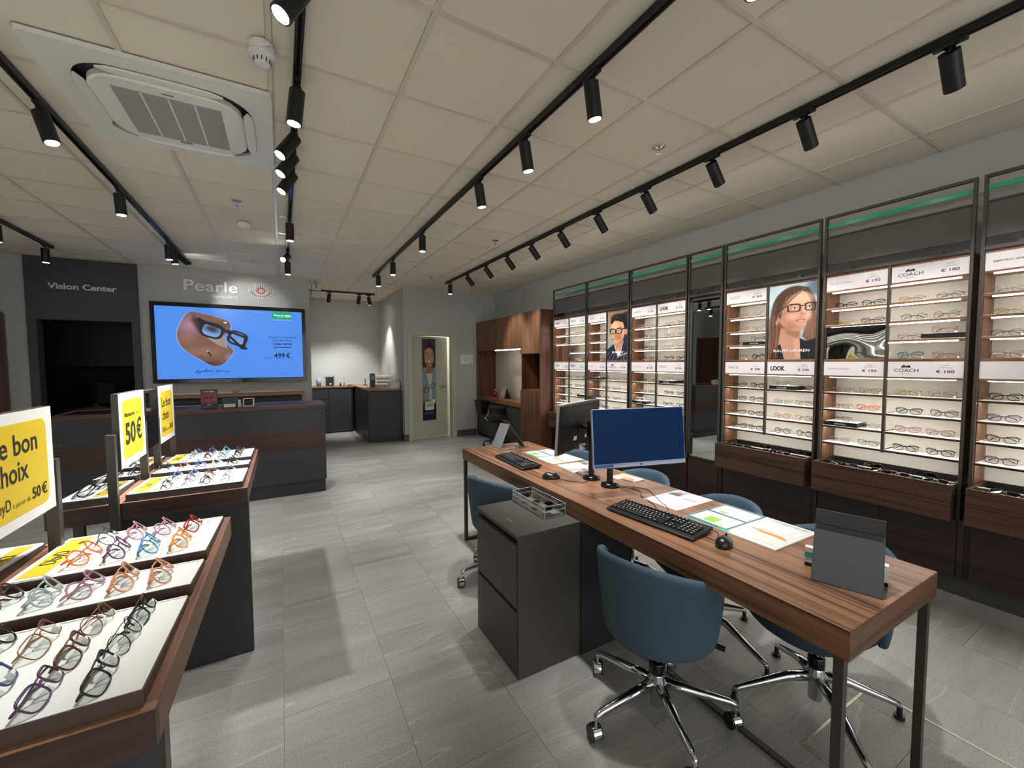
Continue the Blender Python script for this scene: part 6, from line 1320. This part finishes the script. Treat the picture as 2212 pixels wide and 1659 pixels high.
# ================================================================ CHAIRS
def chair_proto(legs, caster):
    """origin on the floor under the column, facing +x"""
    t = thing('swivel_chair', 'x', 'chair', (0, 0, 0)); n, mm = 28, 9; P = []; F = []
    def pt(f, s, off):
        k = (1-abs(2*f-1)**4)**(1/4) if 0 < f < 1 else 0.0; ph = s*math.radians(88)*(.68+.32*k)
        a, b = .228+.045*f**.8+off, .234+.035*f**.8+off; c = math.cos(ph); z = .375+.392*f-.10*(1-c)*f*.9+.03*(1-f)*(1-c)
        return (-a*c+.02, b*math.sin(ph), z)
    fs = [i/mm for i in range(mm+1)]; fs[0] = .015; fs[-1] = .985
    for off in (0, -.034):
        for f in fs:
            for j in range(n+1): P.append(pt(f, -1+2*j/n, off))
    N = (n+1)*(mm+1)
    for i in range(mm):
        for j in range(n):
            a = i*(n+1)+j; F.append((a, a+1, a+n+2, a+n+1)); F.append((N+a, N+a+n+1, N+a+n+2, N+a+1))
    for j in range(n): F.append((j, N+j, N+j+1, j+1)); a = mm*(n+1)+j; F.append((a, a+1, N+a+1, N+a))
    for i in range(mm):
        a = i*(n+1); F.append((a, a+n+1, N+a+n+1, N+a)); a += n; F.append((a, N+a, N+a+n+1, a+n+1))
    MB().add(P, F).build('backrest', TEAL, t, True, sub=1)
    P, F = [], []; prof = [(.05, .0), (.55, .004), (.80, .026), (.95, .065), (1.0, .10), (.98, .125), (.88, .14), (.4, .146), (.03, .147)]; q = 36
    for s, z in prof:
        for i in range(q):
            a = 2*PI*i/q; c, d = math.cos(a), math.sin(a); r = 1/((abs(c)**2.6+abs(d)**2.6)**(1/2.6)); P.append((.055+.24*s*r*c, .222*s*r*d*(1-.05*c), .365+z))
    for j in range(len(prof)-1):
        for i in range(q): F.append((j*q+i, j*q+(i+1) % q, (j+1)*q+(i+1) % q, (j+1)*q+i))
    F += [tuple(range(q-1, -1, -1)), tuple((len(prof)-1)*q+i for i in range(q))]
    MB().add(P, F).build('seat', TEALD, t, True)
    MB().box(-.09, .09, -.07, .07, .345, .3649).build('seat_plate', BLKP, t, bevel=.004); MB().cyl((.06, -.06, .358), (.10, -.20, .358), .005, 8).cyl((.10, -.20, .358), (.104, -.235, .357), .011, 8).build('lever', BLKP, t)
    MB().cyl((0, 0, .20), (0, 0, .3445), .0145, 20).build('column', CHROME, t, True)
    MB().lathe([(.030, .19), (.032, .20), (.032, .24), (.029, .248)], (0, 0, 0), 24).build('collar', BLKG, t, True)
    MB().lathe([(.026, .055), (.0275, .06), (.0275, .12), (.040, .135), (.040, .175), (.0315, .19), (.0315, .24)], (0, 0, 0), 28).build('hub', CHROME, t, True)
    for k in range(legs):
        a = 2*PI*k/legs; c, s = math.cos(a), math.sin(a); R = .325 if not caster else .305; ze = .062 if not caster else .108
        pts = [(c*.028, s*.028, .155), (c*.12, s*.12, .142), (c*R*.93, s*R*.93, ze+.010), (c*R, s*R, ze+.001), (c*(R+.006), s*(R+.006), ze-.012)]
        l = MB().tube(pts, [.023, .020, .0135, .013, .011], 12).build('leg', CHROME, t, True)
        if caster:
            M = Matrix.Translation((c*(R+.004), s*(R+.004), 0)) @ Matrix.Rotation(math.radians(-149)+(.15, -.2, .3, -.1, .2)[k], 4, 'Z'); w = MB()
            w.mat(0).cyl(M @ Vector((0, 0, .064)), M @ Vector((0, 0, .10)), .006, 10); w.mat(0).cyl(M @ Vector((-.012, -.017, .034)), M @ Vector((-.012, .017, .034)), .0325, 20)
            w.mat(1).cyl(M @ Vector((-.012, -.023, .0315)), M @ Vector((-.012, -.0172, .0315)), .0305, 20).cyl(M @ Vector((-.012, .0172, .0315)), M @ Vector((-.012, .023, .0315)), .0305, 20)
            w.build('caster', [CHROME, BLKP], l, False)
        else:
            MB().cyl((c*(R+.006), s*(R+.006), .0005), (c*(R+.006), s*(R+.006), .016), .019, 16).cyl((c*(R+.006), s*(R+.006), .016), (c*(R+.006), s*(R+.006), ze-.008), .010, 12).build('glide', BLKP, l, False)
    return t
def chairs():
    def place(o, lab, x, y, face, base):
        o['label'] = lab; o['category'] = 'chair'; o['group'] = 'blue grey swivel chairs at the long desk'; o.location = (x, y, .0006); o.rotation_euler.z = face
        for ch in o.children:
            if ch.name.split('.')[0] == 'leg': ch.rotation_euler.z = base-face
    A = chair_proto(5, True)
    A2 = dup(A); Cc = chair_proto(4, False); D = [dup(Cc) for _ in range(3)]
    place(A, 'blue-grey tub chair on casters nearest the camera, back turned to it', 1.36, 1.172, .30, math.radians(30))
    place(A2, 'blue-grey chair on casters behind the greige drawer cabinet', 1.325, 2.50, .32, math.radians(31))
    place(Cc, 'blue-grey chair behind the leather stand at the near desk end', 1.985, .855, PI-.10, math.radians(53))
    place(D[0], 'blue-grey chair on the shelf side beside the near keyboard', 2.0, 1.39, PI-.25, math.radians(-2))
    place(D[1], 'blue-grey chair partly hidden behind the front monitor', 2.03, 2.0, PI-.05, math.radians(35))
    place(D[2], 'blue-grey chair glimpsed behind the rear monitor', 2.03, 2.72, PI+.1, math.radians(20))
chairs()
def floor_box():
    t = thing('floor_box_frame', 'thin metal frame of a floor hatch beneath the near desk end', 'floor frame', (2.04, .5, 0)); m = mat('worn_steel', '#a5a294', .35, metal=.7, noise=.4, bscale=120)
    B(1.752, 2.345, .790, .800, 0.0002, .0016).build('frame_strip', m, t); B(2.335, 2.345, .10, .7895, 0.0002, .0016).build('frame_strip', m, t); B(1.752, 1.762, .10, .7895, 0.0002, .0016).build('frame_strip', m, t)
    for x in (1.775, 2.32): MB().cyl((x, .77, .0002), (x, .77, .0014), .006, 12).build('screw', m, t)
floor_box()
